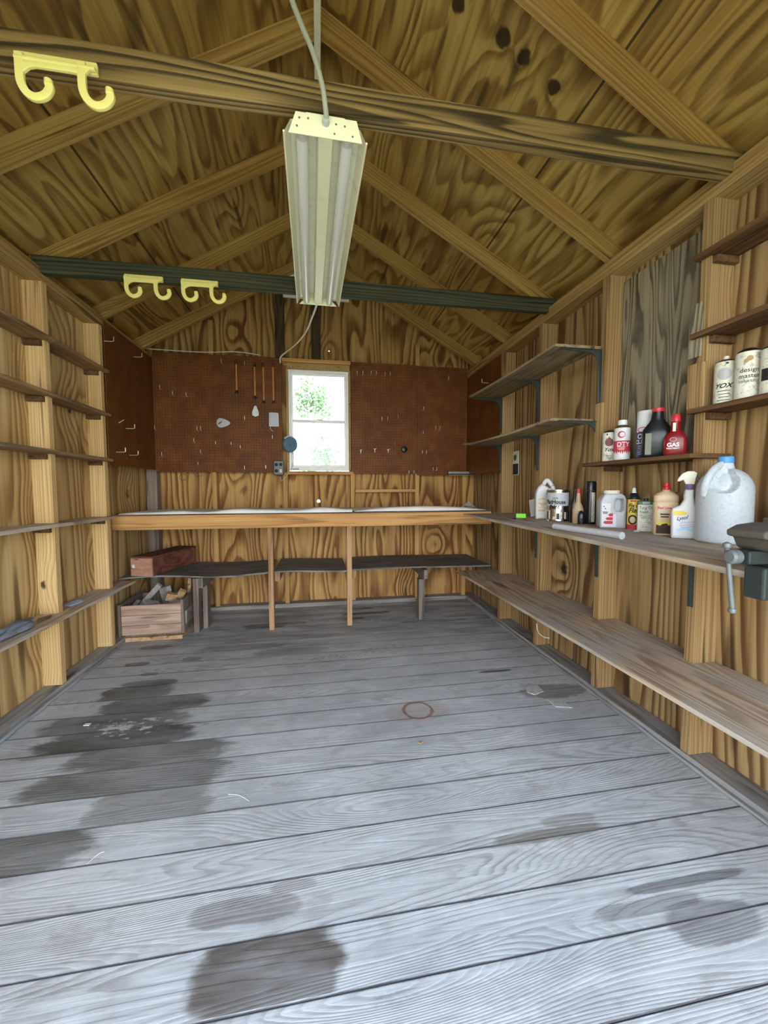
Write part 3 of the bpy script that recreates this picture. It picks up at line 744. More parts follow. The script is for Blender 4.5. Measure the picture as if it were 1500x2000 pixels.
# round reel beside the window
p = on(563, 868, 1, 3.70)
rl = thing('cord_reel', 'blue-grey round reel hanging at the left edge of the window', 'reel', (p.x, 3.735, p.z))
R90 = Matrix.Rotation(PI / 2, 4, 'X')
bmr = lathe([(.050, 0), (.066, .004), (.070, .014), (.070, .040), (.064, .048), (.03, .052), (.03, .046), (.012, .046), (.012, .056)], 28); bmr.transform(Matrix.Rotation(.55, 4, 'Z') @ R90)
obj('drum', bmr, M['reel'], rl, True, .5)
bmr = nb(); tube([(.073 * math.cos(a), -.03, .073 * math.sin(a)) for a in [.5 + i * 1.9 / 12 for i in range(13)]], .007, bmr, 8); bmr.transform(Matrix.Rotation(.55, 4, 'Z'))
plabel(obj('rim_clip', bmr, M['white'], rl, True), 'white plastic clip on the rim')
obj('cord', tube(smooth_path([(.02, -.03, -.06), (.045, -.012, -.10), (.03, -.01, -.20), (-.02, -.012, -.285), (-.065, -.014, -.33), (-.078, -.02, -.29)], 6), .0032, seg=6), M['cord'], rl, True)
p = on(545, 914, 1, 3.735)
ob = thing('outlet_box', 'grey metal four-socket outlet box at the lower left of the window', 'outlet', (p.x, 3.74, p.z))
obj('cover_plate', bx(-.045, .045, -.045, 0, -.065, .065, bev=.006), M['outlet'], ob)
for sx in (-.02, .02):
    for sz in (.028, -.028):
        s_ = obj('socket', move(lathe([(.015, 0), (.015, .003), (.0135, .004)], 14), sx, -.045, sz, R90), M['ink'], ob, True)
obj('plug', bx(.008, .034, -.085, -.05, -.048, -.012, bev=.005), M['greyplastic'], ob)
p = on(789, 878, 1, 3.735)
one('knob', 'small black knob stuck in the pegboard right of the window', 'knob', move(lathe([(.012, 0), (.012, .012), (.026, .014), (.030, .024), (.024, .034), (.01, .037)], 18), p.x, 3.74, p.z, R90), M['black'], None, True)
p0 = on(875, 927, 1, 3.70); p1 = on(926, 925, 1, 3.70)
ht = thing('metal_bar', 'grey metal bar with an upright ring, fixed low in the right corner of the pegboard', 'bar', ((p0.x + p1.x) / 2, 3.70, p0.z))
w2 = (p1.x - p0.x) / 2
obj('bar', join(bx(-w2, w2, -.03, .03, .006, .03, bev=.003), bx(-w2, w2 + .03, -.04, .04, -.008, -.002)), M['steel'], ht)
obj('ring', move(tube([(.026 * math.cos(a), 0, .035 + .03 * math.sin(a)) for a in [i * 2 * PI / 16 for i in range(17)]], .008, seg=8), .13, 0, .02), M['steel'], ht, True)
tag(obj('batten', bx(.35, .935, 3.742, 3.775, 1.083, 1.112, bev=.002), M['header']), 'thin horizontal brown batten nailed between two studs under the right pegboard', 'batten')
# wire loops
for (u, v_, w, lab) in ((358, 932, .03, 'left loop of dark wire hanging below the pegboard edge'), (388, 922, .04, 'right loop of dark wire hanging below the pegboard edge')):
    p = on(u, v_, 1, 3.735)
    one('wire_loop', lab, 'wire', move(tube([(w * math.cos(a), -.004 * math.sin(2 * a), w * .9 * math.sin(a)) for a in [i * 2 * PI / 20 for i in range(19)]], .0022, seg=6), p.x, 3.732, p.z), M['rust'], 'dark wire loops below the pegboard', True)
# white cable tacked along the pegboard top
pts = [on(u, v_, 1, 3.735) for u, v_ in ((272, 680), (330, 684), (400, 688), (450, 687), (480, 689), (508, 694))]
one('cable', 'thin white cable running along the top edge of the left pegboards', 'cable', tube(smooth_path(pts, 4), .004, seg=6), M['cord_white'], None, True)
# ------------------------------------------------------------------ workbench across the back
wb = thing('workbench', 'wooden workbench across the back wall under the pegboards', 'workbench', (0, 3.16, 0))
obj('bench_top', bx(XL + .004, XRS - .002, .0385, YBS - 3.16 - .002, .905, .926, bev=.002), M['grey_board'], wb)
obj('front_rail', bx(XL + .004, XRS - .004, 0, .038, .815, .922, bev=.003), M['header'], wb)
for xx in (-.374, .243): obj('leg', bx(xx - .02, xx + .02, .0, .065, .0, .814, bev=.002), M['leg'], wb)
# shelf under the bench: three warped sheets on cleats and posts
def warped(x0, x1, y0, y1, z, th, f, nx=24, ny=6, pw=1.):
    bm = nb(); top = []; bot = []
    for i in range(nx + 1):
        r1 = []; r2 = []
        for j in range(ny + 1):
            x = x0 + (x1 - x0) * i / nx; yv = y0 + (y1 - y0) * (j / ny) ** pw; dz = f(i / nx, (j / ny) ** pw)
            r1.append(bm.verts.new((x, yv, z + dz + th))); r2.append(bm.verts.new((x, yv, z + dz)))
        top.append(r1); bot.append(r2)
    for i in range(nx):
        for j in range(ny):
            bm.faces.new((top[i][j], top[i + 1][j], top[i + 1][j + 1], top[i][j + 1])); bm.faces.new((bot[i][j], bot[i][j + 1], bot[i + 1][j + 1], bot[i + 1][j]))
    for i in range(nx):
        bm.faces.new((top[i][0], bot[i][0], bot[i + 1][0], top[i + 1][0])); bm.faces.new((top[i][ny], top[i + 1][ny], bot[i + 1][ny], bot[i][ny]))
    for j in range(ny):
        bm.faces.new((top[0][j], top[0][j + 1], bot[0][j + 1], bot[0][j])); bm.faces.new((top[nx][j], bot[nx][j], bot[nx][j + 1], top[nx][j + 1]))
    bmesh.ops.recalc_face_normals(bm, faces=bm.faces[:])
    return bm
one('shelf_board', 'dark oily sagging sheet shelf under the left end of the workbench', 'shelf', warped(-1.47, -.40, 3.165, 3.745, .452, .012, lambda a, b: .012 * math.sin(a * 7.) * (1 - .5 * b) - .006), M['grey_board'], None, True)
one('shelf_board', 'short grey sheet shelf between the two bench legs', 'shelf', warped(-.35, .22, 3.165, 3.745, .452, .012, lambda a, b: .006 * math.sin(a * 4. + 1.)), M['grey_board'], None, True)
one('shelf_board', 'grey sheet shelf under the right end of the workbench', 'shelf', warped(.268, 1.46, 3.165, 3.745, .452, .012, lambda a, b: .005 * math.sin(a * 5.)), M['grey_board'], None, True)
for (xx, lab) in ((-.935, 'weathered post with a brace propping the dark shelf beside the crate'), (.865, 'weathered post with a brace propping the right end of the low shelf')):
    q = thing('shelf_post', lab, 'post', (xx, 3.2, 0))
    obj('post', bx(-.03, .01, 0, .075, 0, .35 if xx > 0 else .428, bev=.003), M['grey_post'], q)
    obj('back_post', bx(.012, .048, .10, .19, 0, .350, bev=.003), M['grey_post'], q)
    obj('brace', bx(.011, .047, -.01, .52, .352, .430, bev=.003), M['grey_post'], q)
for xx, lab in ((-.353, 'short cleat behind the left bench leg under the low shelf'), (.265, 'short cleat behind the right bench leg under the low shelf')):
    one('cleat', lab, 'cleat', bx(xx, xx + .04, 3.24, 3.74, .372, .444, bev=.002), M['leg'])
# paper sheet lying along the bench, front edge curling
def paper(x0, x1, y0, y1, z, f, nx=60, ny=18):
    return warped(x0, x1, y0, y1, z, .0012, f, nx, ny, 2.5)
one('paper_sheet', 'long stained white paper lining the left part of the bench top, front edge curled', 'paper', paper(-1.45, .27, 3.162, 3.74, .929, lambda a, b: (1 - math.exp(-b * 55.)) * (-.0 + .034 * (.55 + .45 * math.sin(a * 9.) ** 2) * min(1, .35 + a * 1.6) * (1 - .6 * b) + .003 * math.sin(a * 31.)) + .0015), M['paper'], None, True)
one('paper_sheet', 'white paper lining the right part of the bench top, buckled upward', 'paper', paper(.285, 1.42, 3.165, 3.72, .929, lambda a, b: .040 * max(0., math.sin(a * PI)) ** .7 * (1 - math.exp(-b * 45.)) * (1 - .7 * b) + .0045), M['paper'], None, True)
bm = nb(); vs = [bm.verts.new(q) for q in ((1.28, 3.45, .936), (1.36, 3.42, 1.005), (1.46, 3.48, .936), (1.41, 3.50, .95), (1.34, 3.47, .96))]
for f in ((0, 1, 4), (1, 3, 4), (1, 2, 3)): bm.faces.new([vs[i] for i in f])
bmesh.ops.solidify(bm, geom=bm.faces[:], thickness=.0015)
one('paper_corner', 'dog-eared white triangle of paper standing up in the right bench corner', 'paper', bm, M['paper'])

# ------------------------------------------------------------------ long box, crate and scrap under the bench
a = on(252, 1127, 2, .466); bb = on(298, 1125, 2, .466); cc = on(361, 1103, 2, .466)
ux = (bb - a); wbox = ux.length; dy = Vector((cc.x - bb.x, cc.y - bb.y, 0)); ang = math.atan2(-dy.x, dy.y); Lb = min(dy.length, .56)
rb = thing('long_box', 'long narrow red-brown wooden box on the low shelf left of the bench', 'box', (a.x + .09, 3.15, .470), -.28)
for nm, b_ in (('front_panel', bx(-.085, .085, 0, .014, 0, .135, bev=.002)), ('side_panel', bx(.071, .085, .015, .56, 0, .135, bev=.002)), ('side_panel', bx(-.085, -.071, .015, .56, 0, .135, bev=.002)), ('lid', bx(-.087, .087, .0, .56, .136, .148, bev=.002)), ('bottom', bx(-.07, .07, .015, .56, 0, .01))):
    obj(nm, b_, M['pink_wood'] if nm == 'front_panel' else M['red_wood'], rb)
plabel(obj('paper_tag', bx(-.072, -.052, -.0015, 0, .06, .085), M['white'], rb), 'tiny white paper tag')
cr = thing('wooden_crate', 'low wooden crate of rough boards full of offcuts, on the floor under the bench', 'crate', (-1.215, 3.10, .0), .02)
zt = .265
for i, (z0, z1) in enumerate(((.045, .115), (.117, .190), (.192, zt))):
    obj('front_board', bx(-.215, .19, 0, .018, z0, z1, bev=.003), M['crate'], cr)
obj('side_panel', bx(.191, .211, -.004, .40, .04, zt + .03, bev=.003), M['grey_post'], cr)
obj('side_panel', bx(-.236, -.216, -.004, .40, .04, zt + .01, bev=.003), M['grey_post'], cr)
obj('back_panel', bx(-.215, .19, .382, .40, .04, zt, bev=.003), M['grey_post'], cr)
obj('bottom', bx(-.215, .19, .019, .381, .03, .044), M['grey_post'], cr)
plabel(obj('base_strip', bx(-.20, .20, -.012, .39, 0, .029, bev=.002), M['scrap_tan'], cr), 'pale batten under the crate')
SCR = [((-1.345, 3.30, .245), (.04, .024, .38), (.35, .72, .15), 'scrap', 'grey plank offcut leaning diagonally across the crate'),
       ((-1.225, 3.40, .27), (.085, .035, .13), (.15, -.2, .3), 'scrap', 'thick weathered block standing at the back of the crate'),
       ((-1.15, 3.30, .265), (.085, .05, .06), (.1, .35, .3), 'scrap_tan', 'pale square block in the middle of the crate'),
       ((-1.085, 3.16, .252), (.10, .045, .026), (.25, -.25, .1), 'scrap', 'flat grey offcut lying at the right front of the crate'),
       ((-1.085, 3.31, .285), (.055, .04, .07), (.4, .5, .2), 'scrap_tan', 'pale tilted offcut near the right side of the crate'),
       ((-1.060, 3.43, .29), (.026, .026, .20), (.08, .1, .0), 'scrap_tan', 'orange upright stick at the right rear of the crate'),
       ((-1.255, 3.19, .250), (.12, .07, .016), (.55, .35, .9), 'scrap', 'thin grey shingle piece at the front of the crate'),
       ((-1.385, 3.22, .235), (.03, .14, .025), (.2, .3, .1), 'scrap', 'dark slat in the left corner of the crate'),
       ((-1.165, 3.155, .235), (.06, .05, .016), (.5, -.3, .2), 'scrap', 'small grey wedge lying at the front middle of the crate'),
       ((-1.125, 3.40, .235), (.09, .05, .04), (.0, .3, .4), 'scrap', 'dark offcut stacked behind the pale block'),
       ((-1.20, 3.255, .15), (.40, .24, .10), (.0, .02, .03), 'scrap', 'wide flat board under the other offcuts in the crate')]
from mathutils import Euler
for c, s, e, mk, lab in SCR:
    one('scrap_wood', lab, 'scrap wood', rotbox(nb(), c, s, Euler(e).to_matrix().to_4x4(), .003), M[mk], 'wood offcuts in the crate')

# ------------------------------------------------------------------ left wall shelves (two boards each level, notched round the studs)
def lshelf(y0, y1, z, th, xf, mat, lab, bend=0.):
    pts = [(xf, y0), (xf, y1), (XLS + .002, y1)]
    for s in (2.915, 2.375, 1.78):
        if y0 < s and s + .04 < y1: pts += [(XLS + .002, s + .042), (XL + .002, s + .042), (XL + .002, s - .002), (XLS + .002, s - .002)] if False else []
    pts = [(xf, y0), (xf, y1)]
    cur = y1
    def out(yv): pts.append((XLS + .003, yv))
    pts2 = []
    segs = sorted([s for s in (2.915, 2.375, 1.78, 1.2) if s + .04 > y0 and s < y1], reverse=True)
    if segs and segs[0] + .042 >= y1: pts2.append((XLS + .003, y1))
    else: pts2.append((XL + .003, y1))
    for s in segs:
        if s + .042 < y1: pts2 += [(XL + .003, s + .042), (XLS + .003, s + .042)]
        if s - .002 > y0: pts2 += [(XLS + .003, s - .002), (XL + .003, s - .002)]
    last = pts2[-1]
    pts2.append((last[0], y0))
    pl = [(xf, y0), (xf, y1)] + pts2
    cl = []
    for q in pl:
        if not cl or (abs(q[0] - cl[-1][0]) + abs(q[1] - cl[-1][1])) > 1e-5: cl.append(q)
    return tag(obj('wall_shelf', bevel_all(prism(cl, 2, z - th, z), .0015, 1), M[mat]), lab, 'shelf', 'boards shelving the left wall')
NM = ['topmost', 'second', 'third', 'fourth']
for nm, z, mt_ in zip(NM, (1.915, 1.626, 1.325, .934), ('brown_shelf', 'brown_shelf', 'brown_shelf', 'ply_shelf')):
    lshelf(2.395, 2.955, z, .02, -1.372, mt_, '%s shelf level on the left wall, far board ending at the pegboard' % nm)
    lshelf(1.0, 2.392, z + .002, .02, -1.368, mt_, '%s shelf level on the left wall, near board running out of view' % nm)
lshelf(1.0, 3.15, .442, .02, -1.345, 'ply_shelf', 'lowest grey board shelf on the left wall, ending at the crate')
for z, nm in zip((1.895, 1.606, 1.305, .914), NM):
    for s, w in ((2.375, 'nearer'), (2.915, 'farther')):
        one('shelf_cleat', 'small wood cleat under the %s left shelf at the %s stud' % (nm, w), 'cleat', bx(XL + .003, XLS - .01, s - .022, s - .001, z - .028, z - .001, bev=.001), M['dark_shelf'], 'cleats under the left shelves')
# rag, blue scrap and leaf on the lowest shelf
def crumple(n, sx, sy, sz, seed):
    r = random.Random(seed); bm = nb()
    bmesh.ops.create_icosphere(bm, subdivisions=3, radius=1.)
    from mathutils import noise as mn
    for v in bm.verts:
        k = 1 + .7 * mn.noise(v.co * 1.6 + Vector((seed, 0, 0))) + .3 * mn.noise(v.co * 4.)
        v.co = Vector((v.co.x * sx * k, v.co.y * sy * k, max(v.co.z, -.35) * sz * k + sz * .35))
    return bm
bmz = crumple(3, .035, .13, .03, 5)
mn_ = min(v.co.z for v in bmz.verts)
one('rag', 'crumpled grey rag lying at the near end of the lowest left shelf', 'rag', move(bmz, -1.42, 2.07, .4435 - mn_), M['fabric'], None, True, 1.2)
lf = nb(); gv = [[lf.verts.new((-1.40 + .022 * (j - 1) * (1 - abs(i - 3) / 3.6), 2.20 + .018 * i, .447 + .012 * abs(j - 1) + .004 * math.sin(i))) for j in range(3)] for i in range(7)]
for i in range(6):
    for j in range(2): lf.faces.new((gv[i][j], gv[i + 1][j], gv[i + 1][j + 1], gv[i][j + 1]))
bmesh.ops.solidify(lf, geom=lf.faces[:], thickness=.001)
one('dry_leaf', 'curled brown dry leaf beside the grey rag on the lowest left shelf', 'leaf', lf, M['leaf'], None, True)
one('plastic_scrap', 'flat scrap of blue plastic on the lowest left shelf near the far stud', 'scrap', bevel_all(prism([(-1.46, 2.52), (-1.42, 2.50), (-1.405, 2.60), (-1.44, 2.64), (-1.47, 2.60)], 2, .4425, .447), .001), M['skyblue'])

# ------------------------------------------------------------------ right counter, lower shelf and small shelves
ZC = .922
def notched(front, y0, y1, z0, z1, studs=(2.99, 2.44, 1.845, 1.305, .78)):
    xf0, xf1 = front
    pl = [(xf0, y0), (xf1, y1)]
    st = sorted([s for s in studs if s + .042 > y0 and s - .002 < y1], reverse=True)
    xw, xs = XR - .003, XRS - .003
    ins = any(s - .002 <= y1 <= s + .042 for s in st)
    pl.append((xs if ins else xw, y1))
    for s in st:
        if s + .042 < y1: pl += [(xw, s + .042), (xs, s + .042)]
        if s - .002 > y0: pl += [(xs, s - .002), (xw, s - .002)]
    pl.append((pl[-1][0], y0))
    cl = []
    for q in pl:
        if not cl or (abs(q[0] - cl[-1][0]) + abs(q[1] - cl[-1][1])) > 1e-5: cl.append(q)
    return bevel_all(prism(cl, 2, z0, z1), .0015, 1)
def bracket(x, yv, z, dn, ln, parent=None, down=True, name='shelf_bracket', w=.022):
    """stamped L bracket: wall leg, shelf leg and a curved gusset"""
    leg = bx(x - .004, x, yv - w / 2, yv + w / 2, z - dn, z)
    arm = prism([(x - .004, z), (x - ln, z), (x - ln, z - .006), (x - .06, z - .016), (x - .03, z - .035), (x - .014, z - .075), (x - .007, z - dn), (x - .004, z - dn)], 1, yv - .004, yv + .004)
    top = bx(x - ln, x, yv - w / 2, yv + w / 2, z - .003, z)
    return join(leg, arm, top)
ct = thing('wall_counter', 'long weathered plywood counter along the right wall holding the bottles', 'counter', (1.3, 1.8, 0))
def loc(bm, o): bm.transform(Matrix.Translation(-Vector(o.location))); return bm
obj('counter_top', loc(notched((.975, 1.125), .55, 2.94, ZC - .016, ZC), ct), M['ply_shelf'], ct)
for s in (1.325, 1.865, 2.46): obj('bracket', loc(bracket(XRS - .001, s, ZC - .017, .26, .25), ct), M['bracket'], ct)
tag(obj('low_shelf', notched((1.165, 1.150), .45, 3.16, .404, .420), M['ply_shelf']), 'long bare plywood shelf low along the right wall', 'shelf')
for yy in (1.30, 1.84, 2.435, 2.985):
    if yy > 1.0:
        one('shelf_support', {1.30: 'nearest', 1.84: 'second nearest', 2.435: 'third nearest', 2.985: 'farthest'}[yy] + ' wooden bearer under the low right shelf', 'support',
            bx(1.30, XR - .004, yy - .042, yy - .003, .335, .403, bev=.002), M['leg'], 'bearers under the low right shelf')
# two plywood shelves on grey brackets
for (z, x0, x1, y0, y1, lab, wv) in ((1.838, 1.195, 1.20, 1.87, 3.03, 'upper bracket shelf of warped plywood on the right wall', .008), (1.470, 1.195, 1.19, 1.90, 3.13, 'lower bracket shelf of warped plywood on the right wall', .012)):
    sh = thing('bracket_shelf', lab, 'shelf', (1.33, 2.45, z))
    bmw = warped(x0, XRS - .009, y0, y1, z, .014, lambda a, b, wv=wv: -wv * (1 - a) * math.sin(b * PI) + wv * .6 * (1 - a) * (1 if b > .95 else 0), 10, 24)
    obj('board', loc(bmw, sh), M['shelf_under'], sh, True, .6)
    for s in (1.882, 2.462, 3.01): obj('bracket', loc(bracket(XRS - .001, s, z - .001, .27 if z > 1.6 else .23, .235), sh), M['bracket'], sh)
# small wedge under the lower shelf end and packet on the wall
pk = thing('seed_packet', 'small white and black card packet pinned to the right wall near the corner', 'packet', (XR - .004, 2.96, 1.225))
obj('card', bx(-.004, 0, -.06, .06, 0, .19, bev=.001), M['dirty_white'], pk)
obj('dark_panel', bx(-.0055, -.004, -.055, .055, .005, .09), M['ink'], pk); obj('leaf_print', move(curve2d([[(.025 * math.cos(a), .025 * math.sin(a)) for a in [i * PI / 6 for i in range(12)]]], .001), -.0045, 0, .14, Matrix.Rotation(PI / 2, 4, 'Z')), M['green'], pk)
# short wooden shelf and the three near shelves
tag(obj('small_shelf', notched((1.385, 1.385), 1.300 - .02, 1.90, 1.232, 1.250, (1.845, 1.305)), M['dark_shelf']), 'short dark shelf between two studs holding six bottles and cans', 'shelf')
for z, nm in ((1.425, 'dark board shelf at the right edge holding spray cans'), (1.712, 'empty dark board shelf just above the spray cans'), (2.005, 'topmost empty board shelf at the upper right edge')):
    tag(obj('side_shelf', notched((1.432, 1.432), .60, 1.352, z - .018, z, (1.305, .78)), M['dark_shelf']), nm, 'shelf')
    one('shelf_cleat', 'small cleat on the stud under the ' + {1.425: 'spray can shelf', 1.712: 'empty shelf above the spray cans', 2.005: 'topmost right shelf'}[z], 'cleat', bx(XRS + .004, XR - .004, 1.284, 1.303, z - .045, z - .02, bev=.001), M['dark_shelf'], 'cleats under the right shelves')
one('shelf_cleat', 'small cleat on the stud under the short shelf of bottles', 'cleat', bx(XRS + .004, XR - .004, 1.824, 1.843, 1.205, 1.231, bev=.001), M['dark_shelf'], 'cleats under the right shelves')
# short blocks nailed on the stud faces
one('stud_block', 'short wood block nailed to the stud left of the short shelf', 'block', bx(XRS - .022, XRS - .0005, 1.84, 1.888, 1.252, 1.56, bev=.003), M['stud_right'])
one('stud_block', 'short upright board nailed to the stud left of the spray cans', 'block', bx(XRS - .02, XRS - .0005, 1.30, 1.365, 1.426, 1.60, bev=.003), M['stud_right'])
one('stud_block', 'small dark block with wavy grain nailed to the stud above the grey panel', 'block', bx(XRS - .014, XRS - .0005, 1.325, 1.372, 1.625, 1.83, bev=.002), M['weathered'])
one('plywood_panel', 'dark grey weathered plywood panel between the studs behind the red bottle', 'panel', bx(XR - .02, XR - .006, 1.350, 1.842, 1.252, 2.165, bev=.001), M['weathered'])

# ------------------------------------------------------------------ ceiling light, cords and hooks
fx = thing('shop_light', 'cream two-tube fluorescent shop light hanging under the tie beams', 'lamp', (.034, 1.22, 2.139), .018)
fx.rotation_euler = (.046, 0, .018)
Lf = 1.18
W2 = .1185
prof = [(-W2, 0), (-W2 + .018, .034), (-.062, .040), (-.026, .036), (-.022, .008), (.022, .008), (.026, .036), (.062, .040), (W2 - .018, .034), (W2, 0)]
up = [(x, z + .0015) for x, z in prof]
bm = nb()
rows = []
for yv in (0., Lf):
    rows.append(([bm.verts.new((x, yv, z)) for x, z in prof], [bm.verts.new((x * 1.0, yv, z + .002)) for x, z in prof]))
for i in range(len(prof) - 1):
    bm.faces.new((rows[0][0][i], rows[0][0][i + 1], rows[1][0][i + 1], rows[1][0][i])); bm.faces.new((rows[0][1][i + 1], rows[0][1][i], rows[1][1][i], rows[1][1][i + 1]))
for e in (0, len(prof) - 1): bm.faces.new((rows[0][0][e], rows[1][0][e], rows[1][1][e], rows[0][1][e]))
bmesh.ops.recalc_face_normals(bm, faces=bm.faces[:])
obj('reflector', bm, M['fixture_in'], fx)
obj('housing', prism([(-.068, .043), (.068, .043), (.055, .062), (-.055, .062)], 1, .002, Lf - .002), M['fixture'], fx)
for sx in (-1, 1):
    obj('rim', tube([(sx * (W2 + .001), -.002, .001), (sx * (W2 + .001), Lf + .002, .001)], .0032, seg=6), M['fixture'], fx, True)
obj('ballast_cover', bx(-.0205, .0205, .006, Lf - .006, .002, .012, bev=.002), M['fixture'], fx)
endp = [(-W2 + .012, -.002), (W2 - .012, -.002), (.090, .056), (-.085, .056)]
obj('end_plate', prism(endp, 1, -.003, -.0005), M['fixture'], fx)
obj('end_plate', prism([(-W2 + .012, -.002), (W2 - .012, -.002), (.066, .042), (-.066, .042)], 1, Lf + .0005, Lf + .003), M['fixture'], fx)
for sx in (-.068, .064):
    tb = obj('tube', tube([(sx, .02, .016), (sx, Lf - .02, .016)], .018, seg=18), M['tube'], fx, True)
    for a0, a1 in ((.004, .0245), (Lf - .0245, Lf - .004)): obj('tube_cap', tube([(sx, a0, .016), (sx, a1, .016)], .0185, seg=18), M['alu'], tb, True)
    for yv in (.004, Lf - .02): obj('lamp_holder', bx(sx - .012, sx + .012, yv, yv + .012, -.002 + .02, .036), M['white'], fx)
obj('cord_grip', move(lathe([(.010, 0), (.011, .006), (.008, .016)], 12), 0, -.003, .036, R90), M['greyplastic'], fx, True)
for px, pz in ((-.075, .04), (-.05, .042), (.03, .038), (.055, .036), (-.082, .018), (.025, .012), (.078, .012)):
    obj('rivet', move(lathe([(.0, 0), (.003, 0), (.003, .001), (.0, .0015)], 8), px, -.003, pz, R90), M['steel'], fx)
one('power_cord', 'grey power cord rising from the near end of the shop light to the ridge', 'cord',
    tube(smooth_path([(.036, 1.206, 2.178), (.033, 1.185, 2.19), (.024, 1.17, 2.235), (.0, 1.155, 2.30), (-.03, 1.15, 2.36), (-.065, 1.14, 2.44), (-.13, 1.1, 2.62), (-.10, .98, 2.95), (.0, .9, 3.10)], 6), .0072, seg=10), M['cord'], None, True)
one('cord_channel', 'pale narrow cable strip running along under the roof ridge', 'cable strip', bx(.005, .034, 1.0, 2.6, 3.088, 3.105, bev=.002), M['strip'])
one('lamp_cable', 'white cable sagging from the far end of the shop light to the window header', 'cable',
    tube(smooth_path([(.010, 2.385, 2.212), (-.003, 2.44, 2.19), (-.03, 2.65, 2.215), (-.065, 2.92, 2.25), (-.12, 3.2, 2.285), (-.19, 3.45, 2.312), (-.262, 3.62, 2.318), (-.318, 3.69, 2.292), (-.323, 3.72, 2.25)], 6), .0065, seg=8), M['cord_white'], None, True)
def ribbon(path, w):
    path = [Vector((p[0], 0, p[1])) for p in path]; L = []; Rr = []
    n = len(path)
    for i, p in enumerate(path):
        d = (path[min(i + 1, n - 1)] - path[max(i - 1, 0)]).normalized(); nn = Vector((-d.z, 0, d.x))
        ww = w if not isinstance(w, (list, tuple)) else w[i]
        L.append(((p + nn * ww / 2).x, (p + nn * ww / 2).z)); Rr.append(((p - nn * ww / 2).x, (p - nn * ww / 2).z))
    return L + Rr[::-1]
def dhook(x, yv, z, lab, s=1.):
    t_ = thing('double_hook', lab, 'hook', (x, yv, z), 0, 'pale yellow utility hooks on the tie beams')
    obj('mounting_plate', join(bx(0, .192 * s, -.012, 0, -.030 * s, .0, bev=.003), bx(0, .192 * s, -.024, -.0122, -.030 * s, -.020 * s, bev=.003)), M['hook'], t_)
    for x0, x1 in ((.012, .09), (.158, .236)):
        path = [(x0, -.012), (x0, -.055), (x0 + .002, -.085), (x0 + .014, -.108), (x0 + .034, -.118), (x0 + .056, -.110), (x0 + .068, -.092), (x1 - .012, -.078)]
        pa = [(q.x * s, q.z * s) for q in smooth_path([(a_, 0, b_) for a_, b_ in path], 5)]
        obj('hook', move(curve2d([ribbon(pa, .020 * s)], .011, .002), 0, -.018, 0), M['hook'], t_, True, .7)
        tip = pa[-1]; obj('tip_bead', move(lathe([(.0, -.006), (.010 * s, -.004), (.010 * s, .006), (.0, .009)], 12), tip[0], -.018, tip[1] + .002), M['hook'], t_, True)
    ar = [(q[0] * s, q[1] * s) for q in ((.012, -.030), (.178, -.030), (.160, -.052), (.150, -.045), (.135, -.043), (.05, -.043), (.035, -.048), (.022, -.060), (.012, -.060))]
    obj('web', move(curve2d([ar], .009, .0015), 0, -.018, 0), M['hook'], t_, True)
dhook(-.765, 1.248, 2.262, 'large pale yellow double hook on the near tie beam at the upper left')
dhook(-1.013, 2.389, 2.272, 'left one of the two pale yellow double hooks on the far tie beam')
dhook(-.728, 2.389, 2.272, 'right one of the two pale yellow double hooks on the far tie beam')

# ------------------------------------------------------------------ bottles and cans
def face(x, yv, extra=0.): return math.atan2(-x, yv) + extra
def T(name, label, cat, x, yv, z, extra=0., group=None): return thing(name, label, cat, (x, yv, z + .0005), face(x, yv, extra), group)
def fit(o, sx, sz):
    o.scale = (sx, sx, sz); return o
GC = 'bottles and cans on the right counter'; GS = 'bottles and cans on the short shelf'; GT = 'spray cans on the upper right shelf'
def can_body(o, r, h, mat, rim=True, nm='body'):
    b = obj(nm, lathe([(r * .93, 0), (r, .004), (r, .010), (r, h - .006), (r * .96, h)], 32), mat, o, True, .9); return b
def dome(o, r, h, h2, mat, nm='shoulder'): return obj(nm, lathe([(r * .96, h), (r * .90, h + (h2 - h) * .35), (r * .62, h + (h2 - h) * .8), (r * .5, h2)], 28), mat, o, True, .9)
def lines(n, w, h, gap):
    bms = []
    for i in range(n): bms.append(move(rect(w * (1 - .25 * ((i * 7) % 3) / 2), h), 0, 0, -gap * i))
    return join(*bms)
def letter(o, bm, mat, nm='lettering'): return obj(nm, bm, mat, o)

# white lawn-product jug with a slanted handle
j = T('handled_jug', 'white handled jug with a printed label, left of the paint can', 'jug', 1.425, 2.315, ZC, .15, GC)
obj('body', curve2d([[(-.055, 0), (.055, 0), (.058, .02), (.058, .15), (.05, .178), (.04, .19), (-.01, .215), (-.02, .222), (-.042, .20), (-.055, .17), (-.058, .15), (-.058, .02)]], .085, .014, 3), M['white'], j, True)
obj('handle', tube(smooth_path([(-.005, 0, .21), (.01, 0, .238), (.03, 0, .235), (.055, 0, .20), (.066, 0, .165), (.058, 0, .14)], 5), .014, seg=12), M['white'], j, True)
lb = obj('label', move(rect(.075, .10), -.012, -.0432, .085), M['dirty_white'], j)
letter(lb, move(join(move(rect(.05, .006), -.005, 0, .04), move(rect(.05, .012), -.002, 0, .012), move(rect(.055, .004), 0, 0, -.012), move(rect(.04, .012), -.006, 0, -.03)), -.012, -.0438, .085), M['beige'])
fit(j, .92, 1.02)
bl = one('folded_paper', 'folded bluish-white paper leaning behind the white handled jug', 'paper', rotbox(nb(), (1.475, 2.52, ZC + .062), (.003, .06, .12), Euler((-.25, .12, .4)).to_matrix().to_4x4()), M['white'])
